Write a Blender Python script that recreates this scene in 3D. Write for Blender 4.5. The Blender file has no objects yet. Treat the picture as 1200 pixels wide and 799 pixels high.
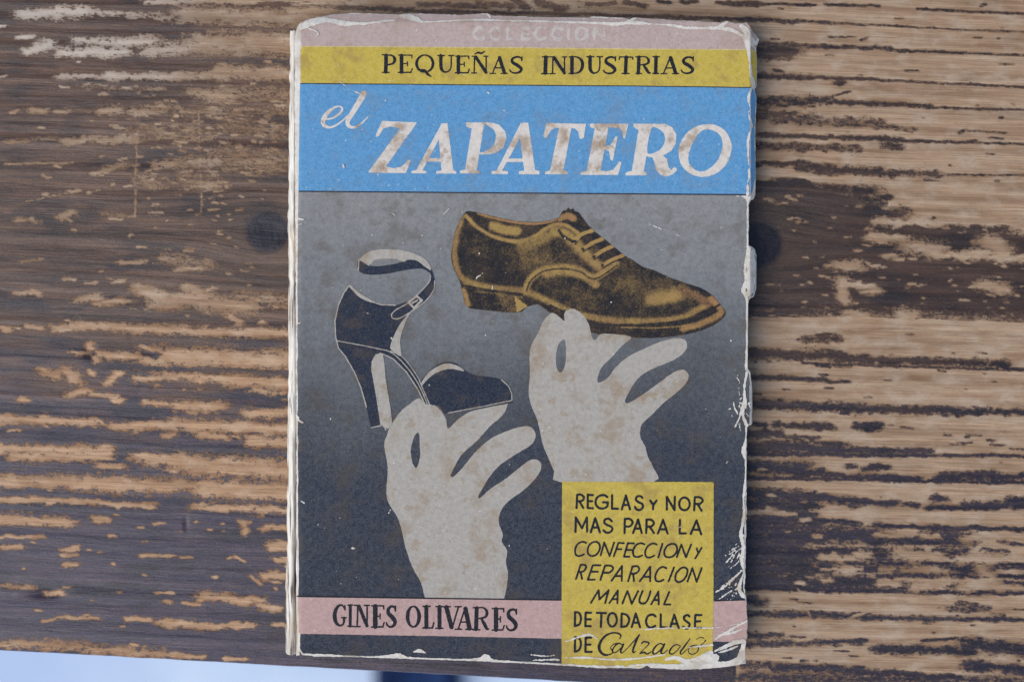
import bpy, math, random
import numpy as np

# ------------------------------------------------------------------ camera, world, light, exposure
S = 0.000258                 # metres per photo pixel on the plane of the cover
ZC = 0.0095                  # height of the cover above the table top
D = 1200 * S * 50 / 36       # lens distance to the cover plane (50 mm lens on a 36 mm frame)
scene = bpy.context.scene
COL = scene.collection
cd = bpy.data.cameras.new("camera")
cd.lens = 50
cd.sensor_width = 36
cd.clip_start = 0.01
cd.clip_end = 50
cd.dof.use_dof = True
cd.dof.focus_distance = D
cd.dof.aperture_fstop = 5.0
cam = bpy.data.objects.new("camera", cd)
COL.objects.link(cam)
cam.location = (0, 0, D + ZC)
scene.camera = cam

SUN_EL, SUN_AZ = math.radians(46), math.radians(210)   # broad soft light from the left
w = bpy.data.worlds.new("World")
scene.world = w
w.use_nodes = True
wn = w.node_tree
bg = wn.nodes["Background"]
sky = wn.nodes.new("ShaderNodeTexSky")
sky.sky_type = 'NISHITA'
sky.sun_disc = False
sky.sun_elevation = SUN_EL
sky.sun_rotation = math.radians(90) - SUN_AZ
sky.air_density = 1.0
sky.dust_density = 1.5
sky.ozone_density = 1.0
wn.links.new(sky.outputs[0], bg.inputs[0])
bg.inputs[1].default_value = 0.085

sl = bpy.data.lights.new("sun", 'SUN')
sl.energy = 1.5
sl.angle = math.radians(54)
sl.color = (1.0, 0.935, 0.86)
sun = bpy.data.objects.new("sun", sl)
COL.objects.link(sun)
sd = (math.cos(SUN_EL) * math.cos(SUN_AZ), math.cos(SUN_EL) * math.sin(SUN_AZ), math.sin(SUN_EL))
sun.location = [c * 3 for c in sd]
from mathutils import Vector
sun.rotation_euler = Vector(sd).to_track_quat('Z', 'Y').to_euler()

scene.view_settings.view_transform = 'Standard'
scene.view_settings.look = 'None'
scene.view_settings.exposure = 0.62
scene.view_settings.gamma = 1.0

# ------------------------------------------------------------------ helpers
rng = np.random.default_rng(7)
_TAB = rng.random((256, 256))


def vn(x, y, seed=0):
    """value noise 0..1"""
    x = np.asarray(x, float) + seed * 37.3
    y = np.asarray(y, float) + seed * 19.7
    xi, yi = np.floor(x).astype(int), np.floor(y).astype(int)
    fx, fy = x - xi, y - yi
    fx = fx * fx * (3 - 2 * fx)
    fy = fy * fy * (3 - 2 * fy)
    a = _TAB[yi & 255, xi & 255]
    b = _TAB[yi & 255, (xi + 1) & 255]
    c = _TAB[(yi + 1) & 255, xi & 255]
    d = _TAB[(yi + 1) & 255, (xi + 1) & 255]
    return (a * (1 - fx) + b * fx) * (1 - fy) + (c * (1 - fx) + d * fx) * fy


def fbm(x, y, seed=0, o=3):
    r, a, t = 0, 1.0, 0
    for k in range(o):
        r = r + a * vn(x * 2 ** k, y * 2 ** k, seed + k)
        t += a
        a *= 0.55
    return r / t


def smooth(t):
    t = np.clip(t, 0, 1)
    return t * t * (3 - 2 * t)


def link(name, me, mat, parent=None):
    o = bpy.data.objects.new(name, me)
    if mat:
        me.materials.append(mat)
    COL.objects.link(o)
    if parent:
        o.parent = parent
    return o


def mesh_from(name, V, faces_by_n):
    """V (n,3); faces_by_n: list of (m,k) index arrays"""
    me = bpy.data.meshes.new(name)
    V = np.asarray(V, np.float32)
    me.vertices.add(len(V))
    me.vertices.foreach_set("co", V.ravel())
    loops = np.concatenate([f.ravel() for f in faces_by_n]).astype(np.int32)
    sizes = np.concatenate([np.full(len(f), f.shape[1]) for f in faces_by_n]).astype(np.int32)
    starts = np.concatenate([[0], np.cumsum(sizes)[:-1]]).astype(np.int32)
    me.loops.add(len(loops))
    me.loops.foreach_set("vertex_index", loops)
    me.polygons.add(len(sizes))
    me.polygons.foreach_set("loop_start", starts)
    me.update(calc_edges=True)
    me.validate()
    return me


def grid_faces(nj, ni):
    idx = np.arange(nj * ni).reshape(nj, ni)
    return np.stack([idx[:-1, :-1], idx[1:, :-1], idx[1:, 1:], idx[:-1, 1:]], -1).reshape(-1, 4)


def attr_f(me, name, val):
    a = me.attributes.new(name, 'FLOAT', 'POINT')
    a.data.foreach_set("value", np.asarray(val, np.float32).ravel())


def attr_v(me, name, val):
    a = me.attributes.new(name, 'FLOAT_VECTOR', 'POINT')
    a.data.foreach_set("vector", np.asarray(val, np.float32).ravel())


def catmull(P, closed, n=6):
    P = np.asarray(P, float)
    m = len(P)
    out = []
    segs = m if closed else m - 1
    for i in range(segs):
        if closed:
            p0, p1, p2, p3 = P[(i - 1) % m], P[i], P[(i + 1) % m], P[(i + 2) % m]
        else:
            p0, p1, p2, p3 = P[max(i - 1, 0)], P[i], P[i + 1], P[min(i + 2, m - 1)]
        for k in range(n):
            t = k / n
            out.append(0.5 * (2 * p1 + (p2 - p0) * t + (2 * p0 - 5 * p1 + 4 * p2 - p3) * t * t
                              + (3 * p1 - p0 - 3 * p2 + p3) * t ** 3))
    if not closed:
        out.append(P[-1])
    return np.array(out)


class Fld:
    """signed field on a pixel grid of the cover, positive inside"""

    def __init__(s, x0, y0, x1, y1, step):
        s.xs = np.arange(x0, x1 + step, step)
        s.ys = np.arange(y0, y1 + step, step)
        s.step = step
        s.X, s.Y = np.meshgrid(s.xs, s.ys)
        s.F = np.full(s.X.shape, -6.0)

    def win(s, a, b, c, d, pad):
        i0, i1 = np.searchsorted(s.xs, [a - pad, c + pad])
        j0, j1 = np.searchsorted(s.ys, [b - pad, d + pad])
        return slice(max(j0, 0), j1), slice(max(i0, 0), i1)

    def stroke(s, pts, r=None, z=(0, 0, 1), smoothit=False, closed=False, sub=False):
        P = np.array([[q[0], q[1], (q[2] if len(q) > 2 else r)] for q in pts], float)
        if closed:
            P = np.vstack([P, P[:1]])
        if smoothit and len(P) > 2:
            P = catmull(P[:-1] if closed else P, closed)
            if closed:
                P = np.vstack([P, P[:1]])
        P[:, 0] = P[:, 0] / z[2] + z[0]
        P[:, 1] = P[:, 1] / z[2] + z[1]
        P[:, 2] /= z[2]
        for p, q in zip(P[:-1], P[1:]):
            rm = max(p[2], q[2])
            sj, si = s.win(min(p[0], q[0]), min(p[1], q[1]), max(p[0], q[0]), max(p[1], q[1]), rm + 5)
            x, y = s.X[sj, si], s.Y[sj, si]
            if x.size == 0:
                continue
            d = q[:2] - p[:2]
            L = d @ d + 1e-9
            t = np.clip(((x - p[0]) * d[0] + (y - p[1]) * d[1]) / L, 0, 1)
            v = p[2] + t * (q[2] - p[2]) - np.hypot(x - p[0] - t * d[0], y - p[1] - t * d[1])
            if sub:
                s.F[sj, si] = np.minimum(s.F[sj, si], -v)
            else:
                s.F[sj, si] = np.maximum(s.F[sj, si], v)
        return s

    def poly(s, pts, z=(0, 0, 1), smoothit=False, sub=False, n=5):
        P = np.array(pts, float)
        if smoothit:
            P = catmull(P, True, n)
        P = P / z[2] + np.array([z[0], z[1]])
        sj, si = s.win(P[:, 0].min(), P[:, 1].min(), P[:, 0].max(), P[:, 1].max(), 6)
        x, y = s.X[sj, si], s.Y[sj, si]
        ins = np.zeros(x.shape, bool)
        d2 = np.full(x.shape, 1e9)
        for p, q in zip(P, np.roll(P, -1, 0)):
            e = q - p
            L = e @ e + 1e-9
            t = np.clip(((x - p[0]) * e[0] + (y - p[1]) * e[1]) / L, 0, 1)
            d2 = np.minimum(d2, (x - p[0] - t * e[0]) ** 2 + (y - p[1] - t * e[1]) ** 2)
            c = (p[1] > y) != (q[1] > y)
            if e[1] != 0:
                ins ^= c & (x < p[0] + (y - p[1]) * e[0] / e[1])
        v = np.where(ins, 1, -1) * np.sqrt(d2)
        if sub:
            s.F[sj, si] = np.minimum(s.F[sj, si], -v)
        else:
            s.F[sj, si] = np.maximum(s.F[sj, si], v)
        return s

    def ell(s, cx, cy, rx, ry, rs, rt, z, skew=0):
        pts = []
        for k in range(25):
            a = 2 * math.pi * k / 24
            r = rt + (rs - rt) * abs(math.cos(a)) ** 1.5
            pts.append((cx + rx * math.cos(a) - skew * ry * math.sin(a), cy + ry * math.sin(a), r))
        return s.stroke(pts, None, z)


HSEED = 3


def cover_h(x, y):
    """relief of the cover (metres above ZC) at photo pixel x, y"""
    h = 0.00035 * (fbm(x / 170, y / 190, 11, 2) - 0.5)
    h = h + 0.00005 * (fbm(x / 22, y / 22, 15, 2) - 0.5)
    fx = 879.0
    d = np.clip(x - fx, 0, None)
    h = h - 0.9 * S * d
    l = np.clip(354 - x, 0, None)
    h = h - 0.00006 * l ** 1.6 * 0.35
    t = np.clip(27 - y, 0, None)
    h = h - 0.35 * S * t
    # crumpled lower right corner
    cr = np.exp(-(((x - 860) / 60) ** 2 + ((y - 760) / 40) ** 2))
    h = h + cr * 0.0005 * (fbm(x / 14, y / 9, 21, 2) - 0.5)
    return h


def to_world(x, y, h):
    return np.stack([(x - 600) * S, (399.5 - y) * S, ZC + h], -1)


LAY = 0.00004


def field_mesh(f, name, lay, mat, parent, attrs=None):
    F = f.F
    ny, nx = F.shape
    I = F > 0
    vc = np.full(F.shape, -1)
    n = I.sum()
    vc[I] = np.arange(n)
    px = [f.X[I]]
    py = [f.Y[I]]
    dh = I[:, :-1] != I[:, 1:]
    vh = np.full(dh.shape, -1)
    vh[dh] = n + np.arange(dh.sum())
    n += dh.sum()
    a, b = F[:, :-1][dh], F[:, 1:][dh]
    px.append(f.X[:, :-1][dh] + f.step * a / (a - b))
    py.append(f.Y[:, :-1][dh])
    dv = I[:-1] != I[1:]
    vv = np.full(dv.shape, -1)
    vv[dv] = n + np.arange(dv.sum())
    a, b = F[:-1][dv], F[1:][dv]
    px.append(f.X[:-1][dv])
    py.append(f.Y[:-1][dv] + f.step * a / (a - b))
    px, py = np.concatenate(px), np.concatenate(py)
    tl, tr, br, bl = I[:-1, :-1], I[:-1, 1:], I[1:, 1:], I[1:, :-1]
    code = tl * 1 + tr * 2 + br * 4 + bl * 8
    ring = [vc[:-1, :-1], vh[:-1], vc[:-1, 1:], vv[:, 1:], vc[1:, 1:], vh[1:], vc[1:, :-1], vv[:, :-1]]
    out = []
    for c in range(1, 16):
        m = code == c
        if not m.any():
            continue
        k = [bool(c & 1), bool(c & 2), bool(c & 4), bool(c & 8)]
        use = [k[0], k[0] != k[1], k[1], k[1] != k[2], k[2], k[2] != k[3], k[3], k[3] != k[0]]
        cols = [ring[q][m] for q in range(8) if use[q]][::-1]
        out.append(np.stack(cols, -1))
    V = to_world(px, py, cover_h(px, py) + lay * LAY)
    me = mesh_from(name, V, out)
    for p in ():
        pass
    if attrs:
        fi = np.clip((px - f.xs[0]) / f.step, 0, nx - 1.001)
        fj = np.clip((py - f.ys[0]) / f.step, 0, ny - 1.001)
        i0, j0 = fi.astype(int), fj.astype(int)
        u, v = fi - i0, fj - j0
        for an, A in attrs.items():
            val = (A[j0, i0] * (1 - u) + A[j0, i0 + 1] * u) * (1 - v) + (A[j0 + 1, i0] * (1 - u) + A[j0 + 1, i0 + 1] * u) * v
            attr_f(me, an, val)
    return link(name, me, mat, parent)


# ------------------------------------------------------------------ materials
class M:
    def __init__(s, name):
        s.m = bpy.data.materials.new(name)
        s.m.use_nodes = True
        s.nt = s.m.node_tree
        s.b = s.nt.nodes["Principled BSDF"]
        s.tc = s.nt.nodes.new("ShaderNodeTexCoord").outputs["Object"]

    def put(s, sock, v):
        if hasattr(v, 'links') or isinstance(v, bpy.types.NodeSocket):
            s.nt.links.new(v, sock)
        elif isinstance(v, (tuple, list)) and len(v) == 3 and sock.type == 'RGBA':
            sock.default_value = (*v, 1)
        else:
            sock.default_value = v

    def noise(s, vec, scale, detail=3, rough=0.55, dist=0.0):
        n = s.nt.nodes.new("ShaderNodeTexNoise")
        s.put(n.inputs["Vector"], vec)
        n.inputs["Scale"].default_value = scale
        n.inputs["Detail"].default_value = detail
        n.inputs["Roughness"].default_value = rough
        n.inputs["Distortion"].default_value = dist
        return n.outputs["Fac"]

    def map(s, vec, scale, loc=(0, 0, 0), rot=(0, 0, 0)):
        n = s.nt.nodes.new("ShaderNodeMapping")
        s.put(n.inputs["Vector"], vec)
        n.inputs["Scale"].default_value = scale
        n.inputs["Location"].default_value = loc
        n.inputs["Rotation"].default_value = rot
        return n.outputs[0]

    def ss(s, v, a, b, lo=0.0, hi=1.0):
        n = s.nt.nodes.new("ShaderNodeMapRange")
        n.interpolation_type = 'SMOOTHSTEP'
        s.put(n.inputs[0], v)
        n.inputs[1].default_value = a
        n.inputs[2].default_value = b
        n.inputs[3].default_value = lo
        n.inputs[4].default_value = hi
        return n.outputs[0]

    def math(s, op, a, b=0.0, c=0.0):
        n = s.nt.nodes.new("ShaderNodeMath")
        n.operation = op
        s.put(n.inputs[0], a)
        s.put(n.inputs[1], b)
        s.put(n.inputs[2], c)
        return n.outputs[0]

    def mix(s, f, a, b, mode='MIX'):
        n = s.nt.nodes.new("ShaderNodeMix")
        n.data_type = 'RGBA'
        n.blend_type = mode
        s.put(n.inputs[0], f)
        s.put(n.inputs[6], a)
        s.put(n.inputs[7], b)
        return n.outputs[2]

    def ramp(s, f, stops):
        n = s.nt.nodes.new("ShaderNodeValToRGB")
        e = n.color_ramp.elements
        while len(e) < len(stops):
            e.new(0.5)
        for k, (p, c) in enumerate(stops):
            e[k].position = p
            e[k].color = (*c, 1)
        s.put(n.inputs[0], f)
        return n.outputs[0]

    def attr(s, name, out="Fac"):
        n = s.nt.nodes.new("ShaderNodeAttribute")
        n.attribute_name = name
        return n.outputs[out]

    def sep(s, v):
        n = s.nt.nodes.new("ShaderNodeSeparateXYZ")
        s.put(n.inputs[0], v)
        return n.outputs

    def bump(s, h, dist, strength=1.0):
        n = s.nt.nodes.new("ShaderNodeBump")
        n.inputs["Strength"].default_value = strength
        n.inputs["Distance"].default_value = dist
        s.put(n.inputs["Height"], h)
        s.nt.links.new(n.outputs[0], s.b.inputs["Normal"])

    def col(s, c):
        s.put(s.b.inputs["Base Color"], c)

    def rough(s, v, spec=0.35):
        s.put(s.b.inputs["Roughness"], v)
        s.put(s.b.inputs["Specular IOR Level"], spec)


PAPER = (0.66, 0.62, 0.54)


def aged(m, col, stain=0.25, speck=0.3, fade=0.12, stain_col=(0.30, 0.19, 0.09), speck_col=PAPER, spots=0.5):
    """print on old paper: uneven ink, pale specks, brown foxing and fine scratches"""
    tc = m.tc
    v = m.noise(tc, 55, 4, 0.6)
    md = m.noise(m.map(tc, (1, 1, 1), (0.4, 0.6, 0)), 620, 3, 0.65)
    col = m.mix(m.ss(md, 0.38, 0.62), m.mix(1.0, col, (0.90, 0.90, 0.91), 'MULTIPLY'), m.mix(0.03 if speck > 0.06 else 0.0, col, speck_col))
    col = m.mix(m.ss(v, 0.35, 0.7, 0, fade), col, m.mix(1.0, col, (0.72, 0.74, 0.76), 'MULTIPLY'))
    fine = m.noise(tc, 2300, 2, 0.6)
    col = m.mix(m.ss(fine, 0.40, 0.70, 0, speck * 0.95), col, speck_col)
    f2 = m.noise(tc, 1500, 2, 0.7)
    col = m.mix(m.ss(f2, 0.46, 0.30, 0, 0.40), col, m.mix(1.0, col, (0.5, 0.5, 0.5), 'MULTIPLY'))
    st = m.noise(m.map(tc, (1, 1, 1), (0.31, 0.17, 0)), 125, 5, 0.62)
    col = m.mix(m.ss(st, 0.50, 0.66, 0, stain), col, stain_col)
    sp = m.noise(m.map(tc, (1, 1, 1), (0.7, 0.2, 0)), 260, 3, 0.55)
    col = m.mix(m.ss(sp, 0.60, 0.68, 0, stain * spots), col, stain_col)
    # tiny chips of bare paper
    ch = m.noise(m.map(tc, (1, 1, 1), (0.1, 0.9, 0)), 900, 2, 0.5)
    col = m.mix(m.ss(ch, 0.735, 0.76, 0, 0.75 if speck > 0.1 else 0.0), col, (0.7, 0.68, 0.62))
    m.col(col)
    m.rough(m.ss(v, 0.3, 0.7, 0.5, 0.66), 0.12)
    m.bump(m.math('ADD', m.math('MULTIPLY', fine, 0.5), m.noise(tc, 500, 3)), 0.00005, 0.5)
    return m.m


def ink(name, col, **k):
    m = M(name)
    return aged(m, col, **k)


m_paper = ink("worn_paper", (0.72, 0.69, 0.63), stain=0.35, speck=0.0, fade=0.25)
m_white = ink("bare_white_paper", (0.76, 0.72, 0.64), stain=0.40, speck=0.0, fade=0.15)
m_pink_top = ink("faded_pink_print", (0.53, 0.405, 0.365), stain=0.2, speck=0.16)
m_yellow = ink("yellow_print", (0.61, 0.46, 0.065), stain=0.42, speck=0.14)
m_blue = ink("blue_print", (0.100, 0.335, 0.61), stain=0.16, speck=0.14)
m_pink = ink("pink_print", (0.54, 0.355, 0.325), stain=0.12, speck=0.16)
m_navy = ink("navy_print", (0.021, 0.031, 0.054), stain=0.12, speck=0.06)
m_black = ink("black_lettering", (0.013, 0.016, 0.024), stain=0.0, speck=0.05, fade=0.0)
m_letter = ink("cream_lettering", (0.78, 0.72, 0.64), stain=0.62, speck=0.1, spots=0.8)
m_faint = ink("faint_lettering", (0.60, 0.53, 0.48), stain=0.4, speck=0.2)
m_hand = ink("pale_grey_print", (0.45, 0.42, 0.365), stain=0.42, speck=0.12, spots=0.9)
m_line = ink("pale_line_print", (0.42, 0.41, 0.38), stain=0.2, speck=0.1)
m_pale = ink("pale_yellow_print", (0.68, 0.55, 0.25), stain=0.1, speck=0.1)

# grey airbrushed panel: printed from mid grey at the top to navy at the bottom
m = M("grey_to_navy_print")
sx, sy, sz = m.sep(m.tc)
u = m.math('ADD', m.math('MULTIPLY_ADD', sy, -1.0 / S, 399.5), m.math('MULTIPLY', m.math('SUBTRACT', m.noise(m.tc, 28, 3), 0.5), 150))
tt = m.math('DIVIDE', m.math('SUBTRACT', u, 225.0), 540.0)
g = m.ramp(tt, [(0.0, (0.27, 0.275, 0.27)), (0.20, (0.21, 0.22, 0.225)), (0.42, (0.09, 0.102, 0.118)),
                (0.60, (0.030, 0.041, 0.064)), (1.0, (0.024, 0.033, 0.056))])
m_panel = aged(m, g, stain=0.34, speck=0.08, fade=0.1, stain_col=(0.10, 0.08, 0.055))

# brown shoe: dark stipple over yellow and orange
m = M("shoe_print")
wm, ik = m.attr("warm"), m.attr("ink")
yel = m.mix(wm, (0.43, 0.29, 0.09), (0.40, 0.20, 0.095))
yel = m.mix(m.ss(m.noise(m.tc, 160, 3), 0.4, 0.65, 0, 0.6), yel, (0.37, 0.22, 0.09))
st = m.math('ADD', m.math('MULTIPLY', m.math('SUBTRACT', m.noise(m.tc, 1900, 2, 0.7), 0.5), 1.1),
            m.math('MULTIPLY', m.math('SUBTRACT', m.noise(m.tc, 420, 3, 0.6), 0.5), 0.8))
dk = m.ss(m.math('ADD', ik, m.math('MULTIPLY', st, 0.9)), 0.0, 1.1)
c = m.mix(dk, yel, (0.020, 0.020, 0.026))
m_shoe = aged(m, c, stain=0.06, speck=0.03, fade=0.1)

# ------------------------------------------------------------------ the book
book = bpy.data.objects.new("book", None)
COL.objects.link(book)
book["label"] = "old worn book with blue title band and printed hands and shoes, lying on the table"
book["category"] = "book"

OUT = [(345, 42), (349, 30), (356, 24.5), (372, 20), (395, 16), (420, 14.8), (470, 16.5), (474, 15), (500, 15.5), (540, 17),
       (571, 15), (575, 17.5), (640, 20), (690, 20.5), (693, 19), (735, 21), (738, 23), (742, 20.5), (790, 23.5), (835, 26), (845, 27), (851, 24.5),
       (862, 28), (875, 27), (884, 38), (891.5, 44), (889, 52), (887, 56), (889, 70), (888, 100), (885, 104), (888, 115),
       (886, 150), (886.5, 200), (886, 228), (884, 234), (880, 234), (877.5, 240), (877, 288), (882, 289), (886, 292), (888, 300),
       (887.5, 338), (884, 348), (878, 350), (876.5, 356), (876, 432), (879, 436), (882, 455), (882, 497), (878.5, 498.5), (875.5, 500),
       (874.5, 560), (875, 600), (874, 640), (873, 690), (874.5, 702), (876, 725), (875.5, 745), (873, 760), (874.5, 777), (868, 778),
       (850, 781), (820, 783.5), (800, 784), (763, 782), (758, 779), (752, 782.5), (700, 782), (640, 778), (560, 774), (480, 771.5), (420, 769.5),
       (370, 768.5), (354, 767), (350, 760), (348, 700), (347, 500), (346, 300), (345, 120)]
f = Fld(335, 5, 898, 792, 2.0)
f.poly(OUT)
f.F += 1.3 * (vn(f.X / 3, f.Y / 3, 5) - 0.5) * (np.abs(f.F) < 4)
FOUT = f
cover = field_mesh(f, "front_cover", 0, m_paper, book)
so = cover.modifiers.new("thickness", 'SOLIDIFY')
so.thickness = 0.0005
so.offset = -1


def outer_clip(f, inset, rag, seed):
    """limit a print to the cover outline, with a ragged worn margin"""
    g = Fld(f.xs[0], f.ys[0], f.xs[-1], f.ys[-1] - f.step * 0.5, f.step)
    g.X, g.Y = f.X, f.Y
    g.xs, g.ys = f.xs, f.ys
    g.F = np.full(f.X.shape, -6.0)
    g.poly(OUT)
    r = inset + rag * (fbm(f.X / 9, f.Y / 9, seed, 3) - 0.35)
    f.F = np.minimum(f.F, g.F - r)


def band(name, mat, poly, lay, step=2.0, inset=0.3, rag=1.0, seed=1, jag=0.5, holes=None):
    P = np.array(poly)
    f = Fld(P[:, 0].min() - 4, P[:, 1].min() - 4, P[:, 0].max() + 4, P[:, 1].max() + 4, step)
    f.poly(poly)
    f.F += jag * (vn(f.X / 2.5, f.Y / 2.5, seed) - 0.5)
    outer_clip(f, inset, rag, seed)
    if holes:
        holes(f)
    return field_mesh(f, name, lay, mat, cover)


band("pink_band", m_pink_top, [(352, 10), (896, 10), (896, 58.6), (740, 57.6), (600, 56), (353, 54.5)], 1, 1.6, 0.4, 1.6, 2)
band("yellow_band", m_yellow, [(352, 54.8), (600, 56.3), (740, 57.9), (896, 59), (896, 103), (740, 101), (600, 100), (352, 98)], 1, 1.6, 0.6, 0.8, 3)
band("blue_band", m_blue, [(351.5, 98.2), (600, 100.2), (740, 101.2), (896, 103.2), (896, 229), (875, 228), (600, 226), (349.5, 224)], 1, 1.6, 0.5, 1.2, 4)
band("grey_panel", m_panel, [(349.5, 224.3), (600, 226.3), (875, 228.3), (896, 229), (896, 790), (346, 790), (348, 600), (347.5, 400)], 1, 2.0, 1.6, 2.4, 5)
band("author_band", m_pink, [(348, 698.8), (500, 701), (657, 703), (760, 704), (872, 702.6), (896, 702), (896, 753.5), (838, 751), (657, 747.8), (500, 744.5), (347.5, 742)], 2, 1.6, 0.6, 1.0, 6)
band("text_panel", m_yellow, [(658.7, 564), (836.4, 564.6), (836, 700), (834.5, 790), (658, 790), (658.3, 700)], 4, 1.4, 1.5, 1.5, 7)

# thin printed borders
f = Fld(340, 40, 895, 240, 1.0)
f.stroke([(353, 54.6), (600, 56.2), (740, 57.8), (884, 58.8)], 0.65)
f.F += 0.5 * (vn(f.X / 4, f.Y / 4, 31) - 0.5)
field_mesh(f, "pale_rule", 2, m_pale, cover)
f = Fld(340, 90, 895, 240, 1.0)
f.stroke([(352, 98.2), (600, 100.2), (740, 101.2), (880, 103)], 0.6)
field_mesh(f, "dark_rule", 2, m_navy, cover)
f = Fld(340, 215, 895, 240, 1.0)
f.stroke([(350, 224.4), (600, 226.4), (876, 228.4)], 0.75)
field_mesh(f, "dark_rule", 2, m_navy, cover)
f = Fld(340, 690, 895, 790, 1.0)
f.stroke([(348, 698.3), (500, 700.5), (657, 702.6)], 0.8)
field_mesh(f, "dark_rule", 3, m_black, cover)
f = Fld(800, 690, 895, 720, 1.0)
f.stroke([(837, 703.6), (873, 702.4)], 0.7)
field_mesh(f, "dark_rule", 3, m_black, cover)

# --- title
T4, T5, T6 = (370, 100, 5.714), (560, 130, 7.5), (700, 130, 7.06)
f = Fld(370, 100, 450, 160, 0.6)
f.stroke([(62, 228, 5), (110, 222, 6), (160, 190, 7), (178, 160, 7), (160, 143, 5), (125, 150, 7), (80, 185, 13), (50, 232, 15),
          (55, 268, 12), (90, 283, 8), (130, 272, 6), (180, 238, 5), (212, 205, 4)], None, T4, True)
f.stroke([(322, 58, 20), (290, 115, 19), (240, 195, 17), (215, 240, 15), (218, 268, 13), (245, 284, 9), (285, 272, 6), (325, 240, 5), (352, 210, 4)], None, T4, True)
field_mesh(f, "script_lettering", 2, m_letter, cover)

f = Fld(425, 135, 865, 215, 0.7)
# Z
f.poly([(445, 240), (680, 250), (470, 545), (520, 556), (575, 545), (625, 497), (637, 505), (602, 590), (352, 585), (355, 578), (565, 290),
        (500, 278), (455, 290), (420, 345), (402, 345), (405, 325)], T4)
# A
f.poly([(842, 260), (872, 275), (715, 571), (742, 575), (740, 591), (640, 590), (642, 574), (672, 570)], T4)
f.poly([(840, 258), (882, 255), (922, 570), (942, 577), (940, 592), (805, 592), (808, 576), (842, 570), (822, 330)], T4)
f.poly([(728, 488), (850, 490), (850, 513), (718, 512)], T4)
# P
f.poly([(1005, 250), (1130, 250), (1078, 570), (1098, 576), (1096, 592), (965, 590), (967, 572), (1000, 566), (1045, 290), (1008, 280)], T4)
g = Fld(425, 135, 865, 215, 0.7)
g.poly([(-20, 103), (110, 103), (185, 122), (240, 180), (252, 240), (225, 325), (160, 370), (90, 384), (-30, 386), (-25, 350), (25, 130)], T5)
g.poly([(55, 135), (100, 140), (145, 175), (157, 235), (135, 305), (85, 345), (15, 352)], T5, True, True)
f.F = np.maximum(f.F, g.F)
# A
f.poly([(378, 107), (425, 140), (213, 527), (265, 531), (263, 556), (120, 556), (122, 531), (165, 526)], T5)
f.poly([(375, 106), (443, 106), (503, 522), (543, 530), (540, 560), (360, 558), (362, 531), (408, 525), (370, 235)], T5)
f.poly([(255, 420), (405, 420), (405, 450), (235, 450)], T5)
# T
f.poly([(605, 108), (948, 115), (932, 235), (907, 252), (892, 240), (882, 185), (855, 158), (822, 152), (752, 524), (790, 535), (785, 558), (590, 558),
        (588, 536), (635, 525), (713, 150), (670, 155), (635, 185), (605, 235), (585, 240), (575, 225), (600, 115)], T5)
# E
f.poly([(-62, 108), (258, 108), (228, 232), (213, 225), (205, 165), (170, 142), (92, 138), (65, 292), (110, 285), (150, 215), (168, 212), (128, 415),
        (108, 410), (95, 335), (60, 318), (25, 492), (70, 500), (130, 490), (182, 418), (200, 425), (172, 531), (-141, 531), (-139, 509), (-88, 496),
        (-22, 150), (-60, 135)], T6)
# R
g = Fld(425, 135, 865, 215, 0.7)
g.poly([(298, 108), (560, 110), (620, 138), (653, 200), (650, 270), (610, 335), (540, 370), (575, 400), (590, 470), (610, 490), (640, 465), (658, 478),
        (655, 495), (620, 528), (570, 545), (520, 530), (485, 490), (470, 420), (455, 385), (405, 377), (385, 500), (408, 515), (405, 535), (232, 535),
        (235, 511), (285, 497), (340, 160), (300, 135)], T6)
g.poly([(445, 150), (490, 145), (540, 175), (560, 230), (545, 285), (500, 335), (413, 345)], T6, True, True)
f.F = np.maximum(f.F, g.F)
# O
g = Fld(425, 135, 865, 215, 0.7)
g.poly([(900, 113), (980, 120), (1060, 170), (1105, 260), (1108, 330), (1080, 420), (1010, 500), (920, 543), (830, 543), (750, 510), (690, 440), (672, 350),
        (685, 270), (740, 185), (820, 130)], T6, True)
g.poly([(905, 155), (960, 165), (1010, 200), (1035, 260), (1030, 320), (1000, 400), (945, 465), (880, 500), (820, 495), (770, 455), (752, 400), (770, 310),
        (820, 215), (860, 170)], T6, True, True)
f.F = np.maximum(f.F, g.F)
f.F += 0.35 * (vn(f.X / 1.6, f.Y / 1.6, 41) - 0.5)
field_mesh(f, "title_lettering", 2, m_letter, cover)


def lines(f, z, segs, r):
    for a in segs:
        f.stroke(a, r, z, len(a) > 3)


# --- series line
f = Fld(440, 55, 825, 98, 0.55)
A, B = (430, 50, 6.0), (620, 50, 5.714)


def s1(*pts, r=4.5, z=None):
    f.stroke(pts, r, z or ZZ, len(pts) > 3)


def letter_S(x, y, w, h, k, z):
    P = [(0.98, 0.2, 5), (0.9, 0.05, 6), (0.55, 0.0, 7), (0.22, 0.13, 9), (0.25, 0.35, 11), (0.65, 0.53, 12), (0.93, 0.75, 11), (0.78, 0.94, 8), (0.38, 1.0, 6),
         (0.08, 0.9, 5), (0.02, 0.78, 4)]
    f.stroke([(x + a * w, y + b * h, c * k) for a, b, c in P], None, z, True)
    f.stroke([(x + w, y - 3), (x + 0.98 * w, y + 0.24 * h)], 3.8, z)


ZZ = A
TH = 12


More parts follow.
